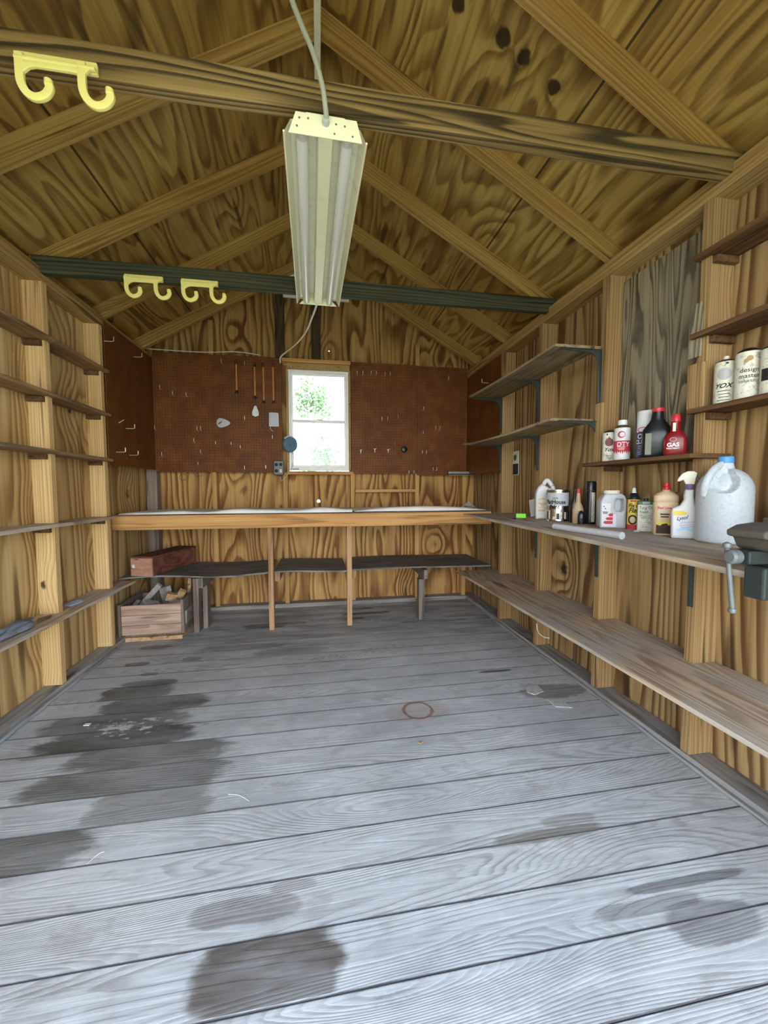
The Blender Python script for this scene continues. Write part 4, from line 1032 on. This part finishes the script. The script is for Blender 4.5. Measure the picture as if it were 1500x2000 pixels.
# paint can
r = .077; h = .192
pcn = T('paint_can', 'silver gallon paint can lettered House Paint with a wire bail', 'paint can', 1.42, 2.156, ZC, -.02, GC)
obj('body', lathe([(r * .97, 0), (r + .002, .003), (r, .008), (r, h - .012), (r + .003, h - .008), (r + .003, h), (r - .012, h), (r - .013, h - .008), (r - .03, h - .008), (0.001, h - .006)], 40), M['tin'], pcn, True, .5)
lb = obj('label', patch(r, -1.4, 1.15, .095, .175), M['greyplastic'], pcn)
letter(lb, join(wrap(text2d('Latex', .017, .01), r + .0016, -.22, .143), wrap(text2d('FlatHouse', .034, .035, sx=1.02), r + .0016, -.22, .118), wrap(text2d('Paint', .034, .035), r + .0016, -.28, .088)), M['ink'])
pic = obj('picture_band', patch(r, -1.4, 1.15, .012, .072, .0008), M['tin'], pcn)
letter(pic, join(*[patch(r, a, a + wd, z0, z1, .0014, 4) for a, wd, z0, z1 in ((-1.1, .2, .015, .06), (-.62, .12, .02, .07), (-.1, .25, .014, .05), (.42, .14, .02, .068), (.8, .2, .014, .055))]), M['rust'], 'print')
letter(pic, join(*[patch(r, a, a + wd, z0, z1, .0016, 4) for a, wd, z0, z1 in ((-.85, .18, .015, .066), (-.42, .25, .012, .03), (.18, .2, .015, .06), (.6, .15, .015, .058))]), M['dirty_white'], 'print')
obj('bail', tube([(.079 * math.cos(a), .012 - .03 * math.sin(a), .165 + .062 * math.sin(a)) for a in [i * PI / 16 for i in range(17)]], .0016, seg=6), M['rust'], pcn, True)
fit(pcn, .83, .97)
# black bottle, tan bottle, black cap thing, black spray can
q = T('bottle', 'black plastic bottle standing just right of the paint can', 'bottle', 1.452, 2.044, ZC, 0, GC)
obj('body', loft([(0, .034, .024, 3.), (.01, .037, .026, 3.), (.10, .037, .026, 3.), (.13, .03, .022, 2.5), (.15, .017, .016), (.18, .014, .014)], 28), M['black'], q, True, .9)
obj('cap', lathe([(.016, .18), (.016, .202), (.013, .204)], 18), M['black'], q, True)
letter(q, move(rect(.018, .012), .01, -.0272, .105), M['palegrey'], 'label')
fit(q, .74, .94)
q = T('bottle', 'slim tan bottle with a long neck and orange cap, beside the black bottle', 'bottle', 1.432, 1.986, ZC, 0, GC)
obj('body', loft([(0, .030, .022, 3.), (.006, .033, .024, 3.), (.085, .033, .024, 3.), (.105, .026, .020, 2.5), (.125, .015, .014), (.182, .0105, .0105)], 28), M['tan'], q, True, .9)
plabel(obj('cap', lathe([(.012, .182), (.012, .205), (.009, .207)], 18), M['red'], q, True), 'orange-red cap')
fit(q, .86, .93)
q = T('spray_cap_gadget', 'small black rounded gadget lying in front of the black spray can', 'gadget', 1.415, 1.936, ZC, 0, GC)
obj('body', loft([(0, .018, .016, 3.), (.02, .020, .017, 3.), (.055, .019, .016, 3.), (.072, .012, .011), (.078, .004, .004)], 20), M['black'], q, True, .9)
obj('nozzle', tube([(.004, -.018, .03), (.004, -.028, .03)], .006, seg=10), M['ink'], q, True)
fit(q, .85, .95)
q = T('spray_can', 'tall black spray can with a black cap, tucked against the stud', 'spray can', 1.474, 1.944, ZC, 0, GC)
can_body(q, .033, .188, M['black']); obj('cap', lathe([(.0335, .190), (.0335, .238), (.030, .244)], 28), M['black'], q, True, .7)
letter(q, patch(.033, .25, 1.1, .012, .18), M['dirty_white'], 'label')
fit(q, .79, .96)
# grey jug with red stripes
j = T('powder_jug', 'grey square jug with a cream lid and a red striped label', 'jug', 1.435, 1.738, ZC, .28, GC)
outl = [(-.074, .006), (-.068, 0), (.068, 0), (.074, .006), (.074, .148), (.062, .172), (.045, .184), (-.045, .184), (-.058, .172), (-.074, .140)]
hole = [(.008, .142), (.014, .156), (.05, .156), (.056, .145), (.056, .098), (.046, .088), (.016, .092), (.006, .108)]
obj('body', curve2d([outl, hole], .10, .012, 3), M['greyplastic'], j, True, .8)
obj('inner_wall', bx(-.002, .062, .012, .045, .085, .160, bev=.004), M['greyplastic'], j)
obj('lid', lathe([(.043, .184), (.045, .187), (.045, .199), (.043, .201)], 32), M['cream'], j, True, .6)
lb = obj('label', move(poly([(-.038, -.062), (.044, -.062), (.044, .004), (.012, .004), (.012, .062), (-.038, .062)]), -.029, -.0506, .070), M['white'], j)
st = []
for i, (a0, wd) in enumerate(((-.026, .05), (-.014, .038), (.0, .024))):
    z = -.045 + .020 * i
    st.append(move(poly([(a0 - .006, 0), (a0 + .004, .008), (.022, .008), (.022, -.008), (a0 + .004, -.008)]), 0, 0, z))
letter(lb, move(join(*st), -.026, -.0514, .076), M['ired'], 'arrow_print')
letter(lb, move(join(move(lines(2, .03, .004, .007), -.018, 0, .016), move(curve2d([[(.003 * math.cos(a), .004 * math.sin(a)) for a in [k_ * PI / 4 for k_ in range(8)]]], .0004), -.026, 0, .045), move(curve2d([[(.003 * math.cos(a), .004 * math.sin(a)) for a in [k_ * PI / 4 for k_ in range(8)]]], .0004), -.018, 0, .034)), -.029, -.0514, .070), M['ink'], 'print')
fit(j, .79, .92)
# tire sealant can
q = T('aerosol_can', 'yellow and black tire sealant aerosol with a white nozzle', 'spray can', 1.47, 1.637, ZC, 0, GC)
rr = .031
can_body(q, rr, .155, M['yellow']); dome(q, rr, .155, .182, M['black'])
obj('nozzle', lathe([(.012, .182), (.010, .190), (.009, .203), (.005, .208)], 16), M['white'], q, True)
letter(q, patch(rr, -1.6, 1.6, .002, .026, .0006), M['ired'], 'band'); letter(q, patch(rr, -1.6, 1.6, .150, .157, .0006), M['ink'], 'band')
letter(q, join(wrap(text2d('Fix a', .026, .03, .3), rr + .0012, -.1, .120), wrap(text2d('Flat', .032, .03, .3), rr + .0012, -.05, .096)), M['ink'])
c24 = lambda R_, x=0., z=0.: [(x + R_ * math.cos(i * PI / 12), z + R_ * math.sin(i * PI / 12)) for i in range(24)]
letter(q, wrap(curve2d([c24(.024), c24(.016)], .0006), rr + .0012, -.1, .050), M['ink'], 'tire_print')
letter(q, join(wrap(curve2d([c24(.014), c24(.010)], .0006), rr + .0012, -.1, .050), *[wrap(move(rect(.002, .022), 0, 0, 0, Matrix.Rotation(a * PI / 3, 4, 'Y')), rr + .0014, -.1, .050) for a in range(3)]), M['palegrey'], 'wheel_print')
letter(q, wrap(move(rect(.03, .008), 0, 0, 0), rr + .0012, -.05, .143), M['ired'], 'print')
fit(q, .82, .95)
# tung oil tin
q = T('oil_tin', 'flat rectangular tin of tung oil with a green top', 'tin', 1.46, 1.557, ZC, .12, GC)
obj('body', bx(-.039, .039, -.022, .022, 0, .146, bev=.005), M['dirty_white'], q, True)
obj('top_band', bx(-.0395, .0395, -.0225, .0225, .128, .149, bev=.004), M['green'], q)
obj('cap', lathe([(.012, .149), (.012, .160), (.010, .161)], 16), M['black'], q, True)
letter(q, move(rect(.034, .010), 0, -.0231, .139), M['palegrey'], 'badge')
letter(q, move(join(move(text2d('Tung Oil', .021, .008, sx=.92), 0, 0, .115), move(text2d('Finish', .021, .008, sx=.95), -.008, 0, .094), move(rect(.066, .0014), 0, 0, .081), move(lines(3, .055, .002, .006), 0, 0, .075)), 0, -.0226, 0), M['green'])
letter(q, move(lines(5, .06, .002, .009), 0, -.0226, .045), M['palegrey'], 'print')
fit(q, .80, .93)
# beige polish bottle
q = T('polish_bottle', 'beige rounded bottle with a red cap and a dark brown picture', 'bottle', 1.435, 1.428, ZC, .15, GC)
obj('body', loft([(0, .050, .028, 4.), (.006, .054, .032, 4.), (.05, .055, .033, 4.), (.15, .056, .034, 4.), (.155, .053, .032, 4.), (.160, .056, .034, 4.), (.185, .055, .033, 3.5), (.197, .040, .028, 2.5), (.205, .020, .020), (.211, .018, .018)], 40), M['beige'], q, True, .5)
obj('cap', lathe([(.019, .211), (.020, .214), (.0195, .224), (.014, .228), (.013, .243), (.010, .245)], 20), M['red'], q, True, .6)
lb = letter(q, move(rect(.07, .048), -.010, -.0348, .040), M['yellow'], 'label')
letter(lb, move(poly([(-.034, -.024), (.034, -.024), (.034, .018), (.02, .014), (.012, .024), (-.008, .020), (-.016, .012), (-.034, .018)]), -.010, -.0356, .032), plain('dark_brown_ink', (.05, .018, .012), .6), 'picture')
letter(q, move(text2d('Red Line', .017, .02), -.010, -.0358, .128), M['ired']); letter(q, move(join(move(text2d('MECHANIC', .010, .03), 0, 0, 0), move(text2d('WASH', .010, .03), .0, 0, -.012)) if False else lines(2, .04, .006, .012), -.008, -.0356, .098), M['ink'], 'print')
fit(q, .79, .89)
# trigger spray bottle
q = T('spray_bottle', 'white trigger spray bottle with a purple collar, beside the big jug', 'bottle', 1.405, 1.308, ZC, .1, GC)
obj('body', curve2d([[(-.060, .006), (-.055, 0), (.055, 0), (.060, .006), (.062, .10), (.050, .118), (.034, .150), (.028, .185), (.028, .215), (-.008, .215), (-.012, .185), (-.010, .170), (-.026, .145), (-.056, .134), (-.062, .12)]], .056, .012, 3), M['white'], q, True, .8)
plabel(obj('collar', lathe([(.021, .214), (.022, .217), (.022, .236), (.020, .238)], 20, cx=.010), M['purple'], q, True), 'purple screw collar')
obj('trigger_head', curve2d([[(-.006, .236), (.030, .236), (.034, .262), (.040, .285), (.026, .294), (.0, .294), (-.022, .284), (-.038, .264), (-.042, .250), (-.030, .250), (-.016, .256)]], .026, .005), M['cream'], q, True, .7)
obj('trigger', tube(smooth_path([(.036, 0, .27), (.05, 0, .25), (.046, 0, .225)], 4), .006, seg=8), M['purple'], q, True)
lb = letter(q, move(poly([(-.052, -.055), (.052, -.055), (.052, .03), (.02, .05), (-.02, .062), (-.052, .056)]), 0, -.0286, .070), M['white'], 'label')
letter(lb, move(poly([(-.05, .0), (-.05, .022), (-.01, .020), (.012, .010), (-.015, .0)]), -.002, -.0292, .101), M['yellow'], 'swoosh')
letter(lb, move(text2d('Lysol', .022, .02, .4), -.018, -.0296, .090, Matrix.Rotation(-.18, 4, 'Y')), M['navy'])
letter(lb, move(join(move(text2d('All Purpose', .012, .01, .2), 0, 0, .012), move(lines(2, .06, .003, .008), 0, 0, 0)), .004, -.0292, .060, Matrix.Rotation(-.14, 4, 'Y')), M['lavender'], 'print')
letter(lb, move(poly([(-.04, 0), (0, .010), (.04, .0), (.03, -.008), (0, .0), (-.035, -.008)]), .0, -.0292, .040), M['skyblue'], 'swoosh')
fit(q, .75, .885)
# big jug
R = .112
def jugfn(v):
    a = math.atan2(v.y, v.x); rad = math.hypot(v.x, v.y)
    da = (a + PI / 2 + .05 + PI) % (2 * PI) - PI
    # the recess behind the handle
    q_ = 1 - ((da - .02) / .60) ** 2 - ((v.z - .233) / .052) ** 2
    k = min(1., max(0., q_ * 3.)); k = k * k * (3 - 2 * k)
    if rad > .03:
        rad2 = rad - min(.046, rad - .028) * k
        v = Vector((v.x * rad2 / rad, v.y * rad2 / rad, v.z))
    return v
secs = []
for i in range(61):
    z = .296 * i / 60
    if z < .012: r_ = R - .012 + math.sqrt(max(0, .012 ** 2 - (.012 - z) ** 2))
    elif z < .185: r_ = R
    elif z < .27:
        tt = (z - .185) / .085; r_ = R * math.sqrt(1 - (tt * .93) ** 2.2) if tt < 1 else R * .35
    else: r_ = .036 - .008 * (z - .27) / .026
    if abs(z - .178) < .003: r_ -= .0012
    secs.append((z, max(r_, .029), max(r_, .029)))
q = T('big_jug', 'big round dirty white plastic jug with a blue cap', 'jug', 1.436, 1.190, ZC, 0, GC)
obj('body', loft(secs, 96, fn=jugfn), M['jug'], q, True, .9)
obj('handle', tube(smooth_path([(-.016, -.022, .288), (-.040, -.056, .272), (-.062, -.082, .240), (-.074, -.086, .208), (-.078, -.074, .178)], 6), [.013 + .004 * min(1, i / 12) for i in range(25)], seg=14), M['jug'], q, True)
plabel(obj('cap', lathe([(.030, .292), (.031, .294), (.031, .312), (.029, .316), (.024, .317)], 32), M['blue'], q, True, .5), 'light blue screw cap')
fit(q, .725, .97)
# yellow bottle at the frame edge
q = T('bottle', 'yellow bottle with black lettering at the right edge of the counter', 'bottle', 1.52, 1.045, ZC, 0, GC)
obj('body', loft([(0, .05, .028, 4.), (.006, .054, .03, 4.), (.14, .054, .03, 4.), (.158, .045, .027, 3.), (.168, .02, .018), (.19, .015, .015)], 32), M['yellow'], q, True, .9)
lb = letter(q, move(rect(.085, .06), .004, -.0308, .045), M['ink'], 'label')
letter(q, move(join(move(text2d('4-d', .022, .02), -.02, 0, .0), move(text2d('Dandelion', .022, .02, sx=.8), .0, 0, -.026), move(text2d('Brush', .02, .02), -.006, 0, -.046)), .0, -.0310, .135), M['ink'])
fit(q, .8, .95)
# green eraser block, bits of debris, pipe
p = on(1017, 1012, 2, ZC)
one('green_block', 'bright lime green block lying on the far part of the counter', 'block', move(rotbox(nb(), (0, 0, .0155), (.03, .062, .029), Matrix.Rotation(1.2, 4, 'Z'), .003), p.x, p.y, ZC + .0008), M['lime'])
for (u, v_, s_, mk, lab) in ((1005, 1014, .008, 'black', 'small black bit of debris at the far end of the counter'), (1024, 1014, .005, 'dark_shelf', 'tiny brown crumb in front of the lime green block'), (1037, 1013, .006, 'leaf', 'small tan crumb at the foot of the handled jug'), (1243, 1039, .009, 'white', 'small white crumb at the foot of the tung oil tin'), (1354, 1049, .007, 'white', 'small white crumb between the spray bottle and the big jug')):
    p = on(u, v_, 2, ZC); bmz = crumple(2, s_, s_ * 1.4, s_ * .6, hash(lab) % 17 if False else len(lab))
    mz = min(v.co.z for v in bmz.verts)
    one('debris', lab, 'debris', move(bmz, p.x, p.y, ZC - mz + .0003), M[mk], 'crumbs on the right counter', True, 1.2)
a = on(1081, 1034, 2, ZC); b_ = on(1212, 1054, 2, ZC)
dv = (b_ - a); 
pip = nb(); tube([(0, 0, 0), (dv.x, dv.y, 0)], .0145, pip, 18)
one('pipe', 'grey plastic pipe lying along the front edge of the counter', 'pipe', move(pip, a.x + .006, a.y, ZC + .0148), M['pvc'], None, True)

# short shelf
ZS = 1.2505
def spray(name, lab, x, yv, z, r, h, mats, cap, group, extra=0.):
    q = T(name, lab, 'spray can', x, yv, z, extra, group)
    can_body(q, r, h, mats); return q
q = spray('spray_can', 'grimy white spray can with a rose print, leftmost on the short shelf', 1.428, 1.755, ZS, .031, .140, M['dirty_white'], None, GS)
dome(q, .031, .140, .152, M['black'])
letter(q, wrap(curve2d([[(.019 * math.cos(i * PI / 10), .020 * math.sin(i * PI / 10) + (.008 if i == 5 else 0)) for i in range(20)]], .0006), .0316, -.05, .092), plain('dusky_rose_ink', (.22, .10, .09), .7, grime=.8, gcol=(.05, .03, .02), gscale=140.), 'rose_print')
letter(q, wrap(text2d('Yoxi', .026, .02, .35), .0318, .0, .056), M['ink'])
letter(q, wrap(move(lines(3, .035, .002, .008), 0, 0, 0), .0318, -.05, .028), M['ink'], 'print')
letter(q, wrap(rect(.006, .008), .0318, -.35, .130), M['ink'], 'print')
q = spray('spray_can', 'white and red spray can with a white cap, second on the short shelf', 1.427, 1.672, ZS, .034, .150, M['white'], None, GS)
dome(q, .034, .150, .166, M['dark_stud']); obj('cap', lathe([(.019, .164), (.0195, .166), (.0195, .186), (.018, .188)], 20), M['white'], q, True)
letter(q, patch(.034, -1.5, 1.5, .040, .090), M['ired'], 'red_band')
letter(q, join(*[wrap(poly([(-.004, .0), (.004, .0), (.0, -.009 - .004 * (i % 3))]), .0346, -1.1 + .24 * i, .041) for i in range(10)]), M['ired'], 'drip_print')
letter(q, join(wrap(text2d('DTY', .028, .03), .0348, .15, .072), wrap(move(lines(3, .035, .002, .006), 0, 0, 0), .0348, -.1, .060)), M['white'])
letter(q, wrap(curve2d([c24(.016, 0, 0), c24(.011, .003, 0)], .0006), .0347, -.1, .118), M['ired'], 'print')
q = spray('spray_can', 'tall blue and white oil spray can behind the black bottle on the short shelf', 1.462, 1.575, ZS, .034, .150, M['navy'], None, GS)
obj('cap', lathe([(.0345, .150), (.0345, .208), (.031, .213)], 28), M['white'], q, True, .7)
letter(q, patch(.034, -1.4, 1.4, .118, .150), M['white'], 'band')
letter(q, wrap(curve2d([[(.022 * math.cos(i * PI / 12), .012 * math.sin(i * PI / 12)) for i in range(24)], [(.018 * math.cos(i * PI / 12), .009 * math.sin(i * PI / 12)) for i in range(24)]], .0006), .0350, -.35, .128), M['ired'], 'oval_print')
letter(q, join(wrap(text2d('OIL', .030, .04), .0352, -.32, .098), wrap(text2d('CLEAN', .024, .04), .0352, -.25, .074), wrap(move(lines(5, .03, .0025, .009), 0, 0, 0), .0352, -.4, .056)), M['white'])
q = T('oil_bottle', 'large black oil bottle with a red cap in the middle of the short shelf', 'bottle', 1.438, 1.488, ZS, 0, GS)
obj('body', loft([(0, .050, .030, 4.), (.006, .055, .034, 4.), (.10, .056, .034, 4.), (.118, .052, .032, 3.), (.15, .030, .024, 2.3), (.162, .024, .022), (.192, .021, .021)], 36), M['black'], q, True, .9)
plabel(obj('cap', lathe([(.021, .192), (.022, .194), (.022, .206), (.020, .208)], 20), M['red'], q, True), 'red screw cap')
plabel(obj('level_strip', move(rect(.022, .09), -.030, -.0346, .055), plain('olive_strip', (.10, .11, .045), .3), q), 'olive see-through strip')
q = T('gas_treatment_bottle', 'deep red bottle lettered GAS at the right of the short shelf', 'bottle', 1.43, 1.392, ZS, 0, GS)
obj('body', loft([(0, .034, .022, 3.5), (.006, .039, .025, 3.5), (.065, .039, .025, 3.5), (.085, .032, .022, 2.6), (.095, .019, .018), (.135, .0155, .0155)], 32), M['deepred'], q, True, .9)
obj('cap', lathe([(.0165, .135), (.017, .138), (.0155, .156), (.013, .163), (.009, .165)], 20), M['red'], q, True)
letter(q, join(move(text2d('GAS', .022, .04), -.006, -.0256, .040), move(text2d('TREATMENT', .008, .03), -.006, -.0256, .026)), M['white'])
letter(q, move(curve2d([[(.012 * math.cos(i * PI / 8), .008 * math.sin(i * PI / 8)) for i in range(16)], [(.010 * math.cos(i * PI / 8), .0065 * math.sin(i * PI / 8)) for i in range(16)]], .0004), -.006, -.0256, .062), M['palegrey'], 'emblem')
letter(q, move(rect(.010, .034), -.004, -.0185, .112), M['dirty_white'], 'neck_label')
q = T('tube', 'slim white tube at the right end of the short shelf', 'tube', 1.545, 1.362, ZS, 0, GS)
obj('body', loft([(0, .012, .012), (.02, .012, .011), (.085, .014, .004)], 16), M['white'], q, True, .9)

# upper right shelf cans
ZT = 1.4255
q = spray('spray_can', 'grimy white spray can with a slanted black word, leftmost on the upper right shelf', 1.482, 1.245, ZT, .033, .150, M['dirty_white'], None, GT)
dome(q, .033, .150, .160, M['black']); obj('nozzle', lathe([(.009, .160), (.009, .172), (.006, .174)], 12), M['cream'], q, True)
letter(q, wrap(curve2d([c24(.022)], .0006), .0336, -.1, .105), M['palegrey'], 'print')
letter(q, join(wrap(text2d('YOXY', .022, .03, .4, sx=1.1), .0338, .0, .062), wrap(move(lines(4, .04, .0022, .011), 0, 0, 0), .0338, -.1, .044), wrap(move(rect(.008, .006), 0, 0, 0), .0338, .1, .142)), M['ink'])
q = spray('spray_can', 'grimy design master spray can, second on the upper right shelf', 1.485, 1.17, ZT, .036, .160, M['dirty_white'], None, GT)
dome(q, .036, .160, .174, M['black'])
letter(q, join(wrap(text2d('design', .021, .004), .0368, .1, .096), wrap(text2d('master', .021, .004), .0368, .1, .076), wrap(text2d('colortool', .015, .004), .0368, .08, .059)), M['ink'])
letter(q, join(wrap(curve2d([c24(.007)], .0006), .0368, -.15, .128), wrap(curve2d([c24(.009)], .0006), .0368, .1, .135)), M['leaf'], 'flower_print')
q = spray('spray_can', 'pale grey labelled spray can, third on the upper right shelf', 1.49, 1.095, ZT, .033, .150, M['dirty_white'], None, GT)
dome(q, .033, .150, .162, M['black'])
letter(q, patch(.033, -1.0, .8, .045, .085), M['ink'], 'dark_band'); letter(q, wrap(move(lines(6, .035, .0025, .010), 0, 0, 0), .0338, -.1, .145), M['palegrey'], 'print')
q = spray('spray_can', 'white, red and blue spray can with a tan nozzle at the right frame edge', 1.478, 1.022, ZT, .035, .165, M['white'], None, GT)
dome(q, .035, .165, .182, M['white']); obj('nozzle', lathe([(.014, .182), (.013, .2), (.010, .206)], 14), M['tan'], q, True)
letter(q, join(patch(.035, -1.6, .0, .095, .125), patch(.035, -1.6, .2, .05, .060)), M['navy'], 'blue_band'); letter(q, patch(.035, -.9, -.5, .09, .13, .0012), M['ired'], 'red_band')
letter(q, join(wrap(text2d('IN', .024, .03), .0358, -.55, .152), wrap(text2d('O-', .024, .03), .0358, -.55, .134)), M['ink'])

# ------------------------------------------------------------------ bench vise on the counter's near corner
vs_ = thing('bench_vise', 'dark cast iron bench vise clamped at the near end of the right counter', 'vise', (1.126, .765, ZC + .0005), 0)
obj('base', join(bx(-.05, .10, -.075, .075, 0, .018, bev=.004), loft([(.018, .05, .05), (.03, .045, .045), (.045, .05, .045)], 24)), M['iron'], vs_, True, .6)
obj('fixed_jaw', bevel_all(prism([(-.012, .045), (.095, .045), (.10, .075), (.06, .10), (.02, .112), (-.002, .112), (-.002, .085)], 1, -.045, .045), .004), M['iron'], vs_)
obj('moving_jaw', bevel_all(prism([(-.12, .05), (-.02, .05), (-.016, .08), (-.018, .112), (-.09, .112), (-.13, .108), (-.158, .096), (-.156, .082), (-.138, .078), (-.128, .058)], 1, -.055, .03), .004), M['rust'], vs_)
obj('jaw_plate', bx(-.014, -.003, -.058, .058, .088, .120, bev=.002), M['rust'], vs_)
obj('slide', join(bx(-.155, .06, -.024, .024, .019, .050, bev=.003), bx(-.160, -.141, -.060, -.016, -.055, .018, bev=.005)), M['iron'], vs_)
sc_ = obj('screw', tube([(-.172, 0, .035), (-.1, 0, .035)], .011, seg=14), M['grey_iron'], vs_, True)
obj('screw_head', tube([(-.182, 0, .035), (-.178, 0, .035), (-.160, 0, .035), (-.157, 0, .035)], [.012, .017, .017, .012], seg=18), M['grey_iron'], vs_, True)
hd = obj('handle', tube([(-.174, .012, .058), (-.152, .010, -.095)], .0056, seg=12), M['grey_iron'], vs_, True)
for e in ((-.174, .012, .060), (-.152, .010, -.097)):
    obj('handle_knob', move(lathe([(.003, -.008), (.008, -.005), (.009, .0), (.008, .005), (.003, .008)], 14), *e), M['grey_iron'], hd, True)

# ------------------------------------------------------------------ bits on the floor
for (u0, v0, u1, v1, lab) in ((170, 1687, 204, 1663, 'thin straw lying on the front left floorboards'), (446, 1551, 486, 1564, 'bent white straw lying in the middle of the floor')):
    a = on(u0, v0, 2, .003); b_ = on(u1, v1, 2, .003); mid = (a + b_) / 2 + Vector((0, .01, 0))
    one('straw', lab, 'straw', tube(smooth_path([a, mid, b_], 4), .0009, seg=6), M['cream'], 'straws on the floor', True)
p = on(821, 1450, 2, .002)
one('leaf_fragment', 'tiny red-brown leaf fragment on the floor below the rust ring', 'leaf', move(bevel_all(prism([(-.012, 0), (.0, -.008), (.013, .002), (.002, .009)], 2, 0, .003), .0006), p.x, p.y, .0005), M['leaf'])
p = on(222, 1404, 2, .002)
one('paper_scrap', 'small white paper scrap on the dark stain at the left', 'scrap', move(bevel_all(prism([(-.014, -.008), (.012, -.010), (.014, .008), (-.012, .009)], 2, 0, .004), .0008), p.x - .1, p.y - .03, .0005), M['white'])
for sx, lab, pts in ((1, 'torn pale flap of floor lining near the right sill, upper piece', [(1025, 1342), (1050, 1338), (1062, 1350), (1045, 1357), (1030, 1352)]), (2, 'torn pale flap of floor lining near the right sill, lower piece', [(1068, 1366), (1095, 1365), (1118, 1382), (1085, 1380)])):
    pp_ = [on(u, v_, 2, .003) for u, v_ in pts]
    one('torn_lining', lab, 'scrap', bevel_all(prism([(q_.x, q_.y) for q_ in pp_], 2, .0006, .004), .001), M['lining'], 'torn flaps of floor lining')
# clip of white wire under the low shelf
p = on(1066, 1253, 0, 1.46)
one('wire_clip', 'curved white wire hooked low on the wall under the low right shelf', 'wire', tube(smooth_path([(1.452, p.y + .10, .20), (1.44, p.y + .06, .16), (1.44, p.y, .15), (1.452, p.y - .05, .158)], 5), .004, seg=6), M['cord_white'], None, True)

# ------------------------------------------------------------------ outside
struct('ground', join(bx(-30, 30, -25, 40, -.55, -.45)), M['grass'], 'lawn outside the shed')
def tree(name, x, yv, h, r, n, seed, lab, z0=-.45):
    rr = random.Random(seed); t_ = thing(name, lab, 'tree', (x, yv, z0))
    obj('trunk', tube(smooth_path([(0, 0, 0), (.1, .05, h * .3), (-.05, .1, h * .6), (.05, 0, h * .9)], 4), [.12 - .006 * i for i in range(13)], seg=8), M['bark'], t_, True)
    bm = nb()
    for i in range(n):
        while True:
            d = Vector((rr.uniform(-1, 1), rr.uniform(-1, 1), rr.uniform(-1, 1)))
            if d.length < 1: break
        k = int(rr.random() * 7); cc = Vector((math.cos(k * 2.4) * .55, math.sin(k * 1.7) * .5, (k / 6. - .5) * 1.2)) * r
        p = Vector((0, 0, h)) + cc + d * r * .5
        a = Vector((rr.uniform(-1, 1), rr.uniform(-1, 1), rr.uniform(-1, 1))).normalized(); b_ = a.orthogonal(); s_ = rr.uniform(.05, .10)
        bm.faces.new([bm.verts.new(p + a * s_), bm.verts.new(p + b_ * s_ * .5), bm.verts.new(p - a * s_), bm.verts.new(p - b_ * s_ * .5)])
    f = obj('foliage', bm, M['foliage'], t_); f['kind'] = 'stuff'
tree('tree', -.15, 15.5, 5.0, .75, 800, 3, 'green tree seen through the upper window pane')
tree('shrub', .28, 12.5, 2.65, .5, 520, 5, 'green shrub seen through the lower window pane')
tree('shrub', -.35, 13.5, 2.0, .35, 260, 8, 'small pale bush at the left of the lower window pane')

# ------------------------------------------------------------------ daylight
w = bpy.data.worlds.new('world'); S.world = w; w.use_nodes = True
nt = w.node_tree; bg = nt.nodes['Background']
tcx = nt.nodes.new('ShaderNodeTexCoord'); sp = nt.nodes.new('ShaderNodeSeparateXYZ'); nt.links.new(tcx.outputs['Generated'], sp.inputs[0])
rp = nt.nodes.new('ShaderNodeValToRGB'); nt.links.new(sp.outputs[2], rp.inputs[0])
rp.color_ramp.elements[0].position = 0.; rp.color_ramp.elements[0].color = (.96, .98, 1.0, 1)
rp.color_ramp.elements[1].position = .45; rp.color_ramp.elements[1].color = (.42, .52, .68, 1)
nt.links.new(rp.outputs[0], bg.inputs['Color']); bg.inputs['Strength'].default_value = 5.
sun = bpy.data.lights.new('sun', 'SUN'); sun.energy = 6.; sun.angle = .02; sun.color = (1., .95, .85)
so = bpy.data.objects.new('sun', sun); COL.objects.link(so); so.rotation_euler = (math.radians(-12), math.radians(42), 0)

vs = S.view_settings; S.display_settings.display_device = 'sRGB'
vs.view_transform = 'Standard'; vs.look = 'None'; vs.gamma = 1.; vs.use_curve_mapping = False; vs.exposure = 1.2
S.cycles.max_bounces = 8; S.cycles.diffuse_bounces = 5; S.cycles.adaptive_threshold = .02; S.cycles.use_denoising = True
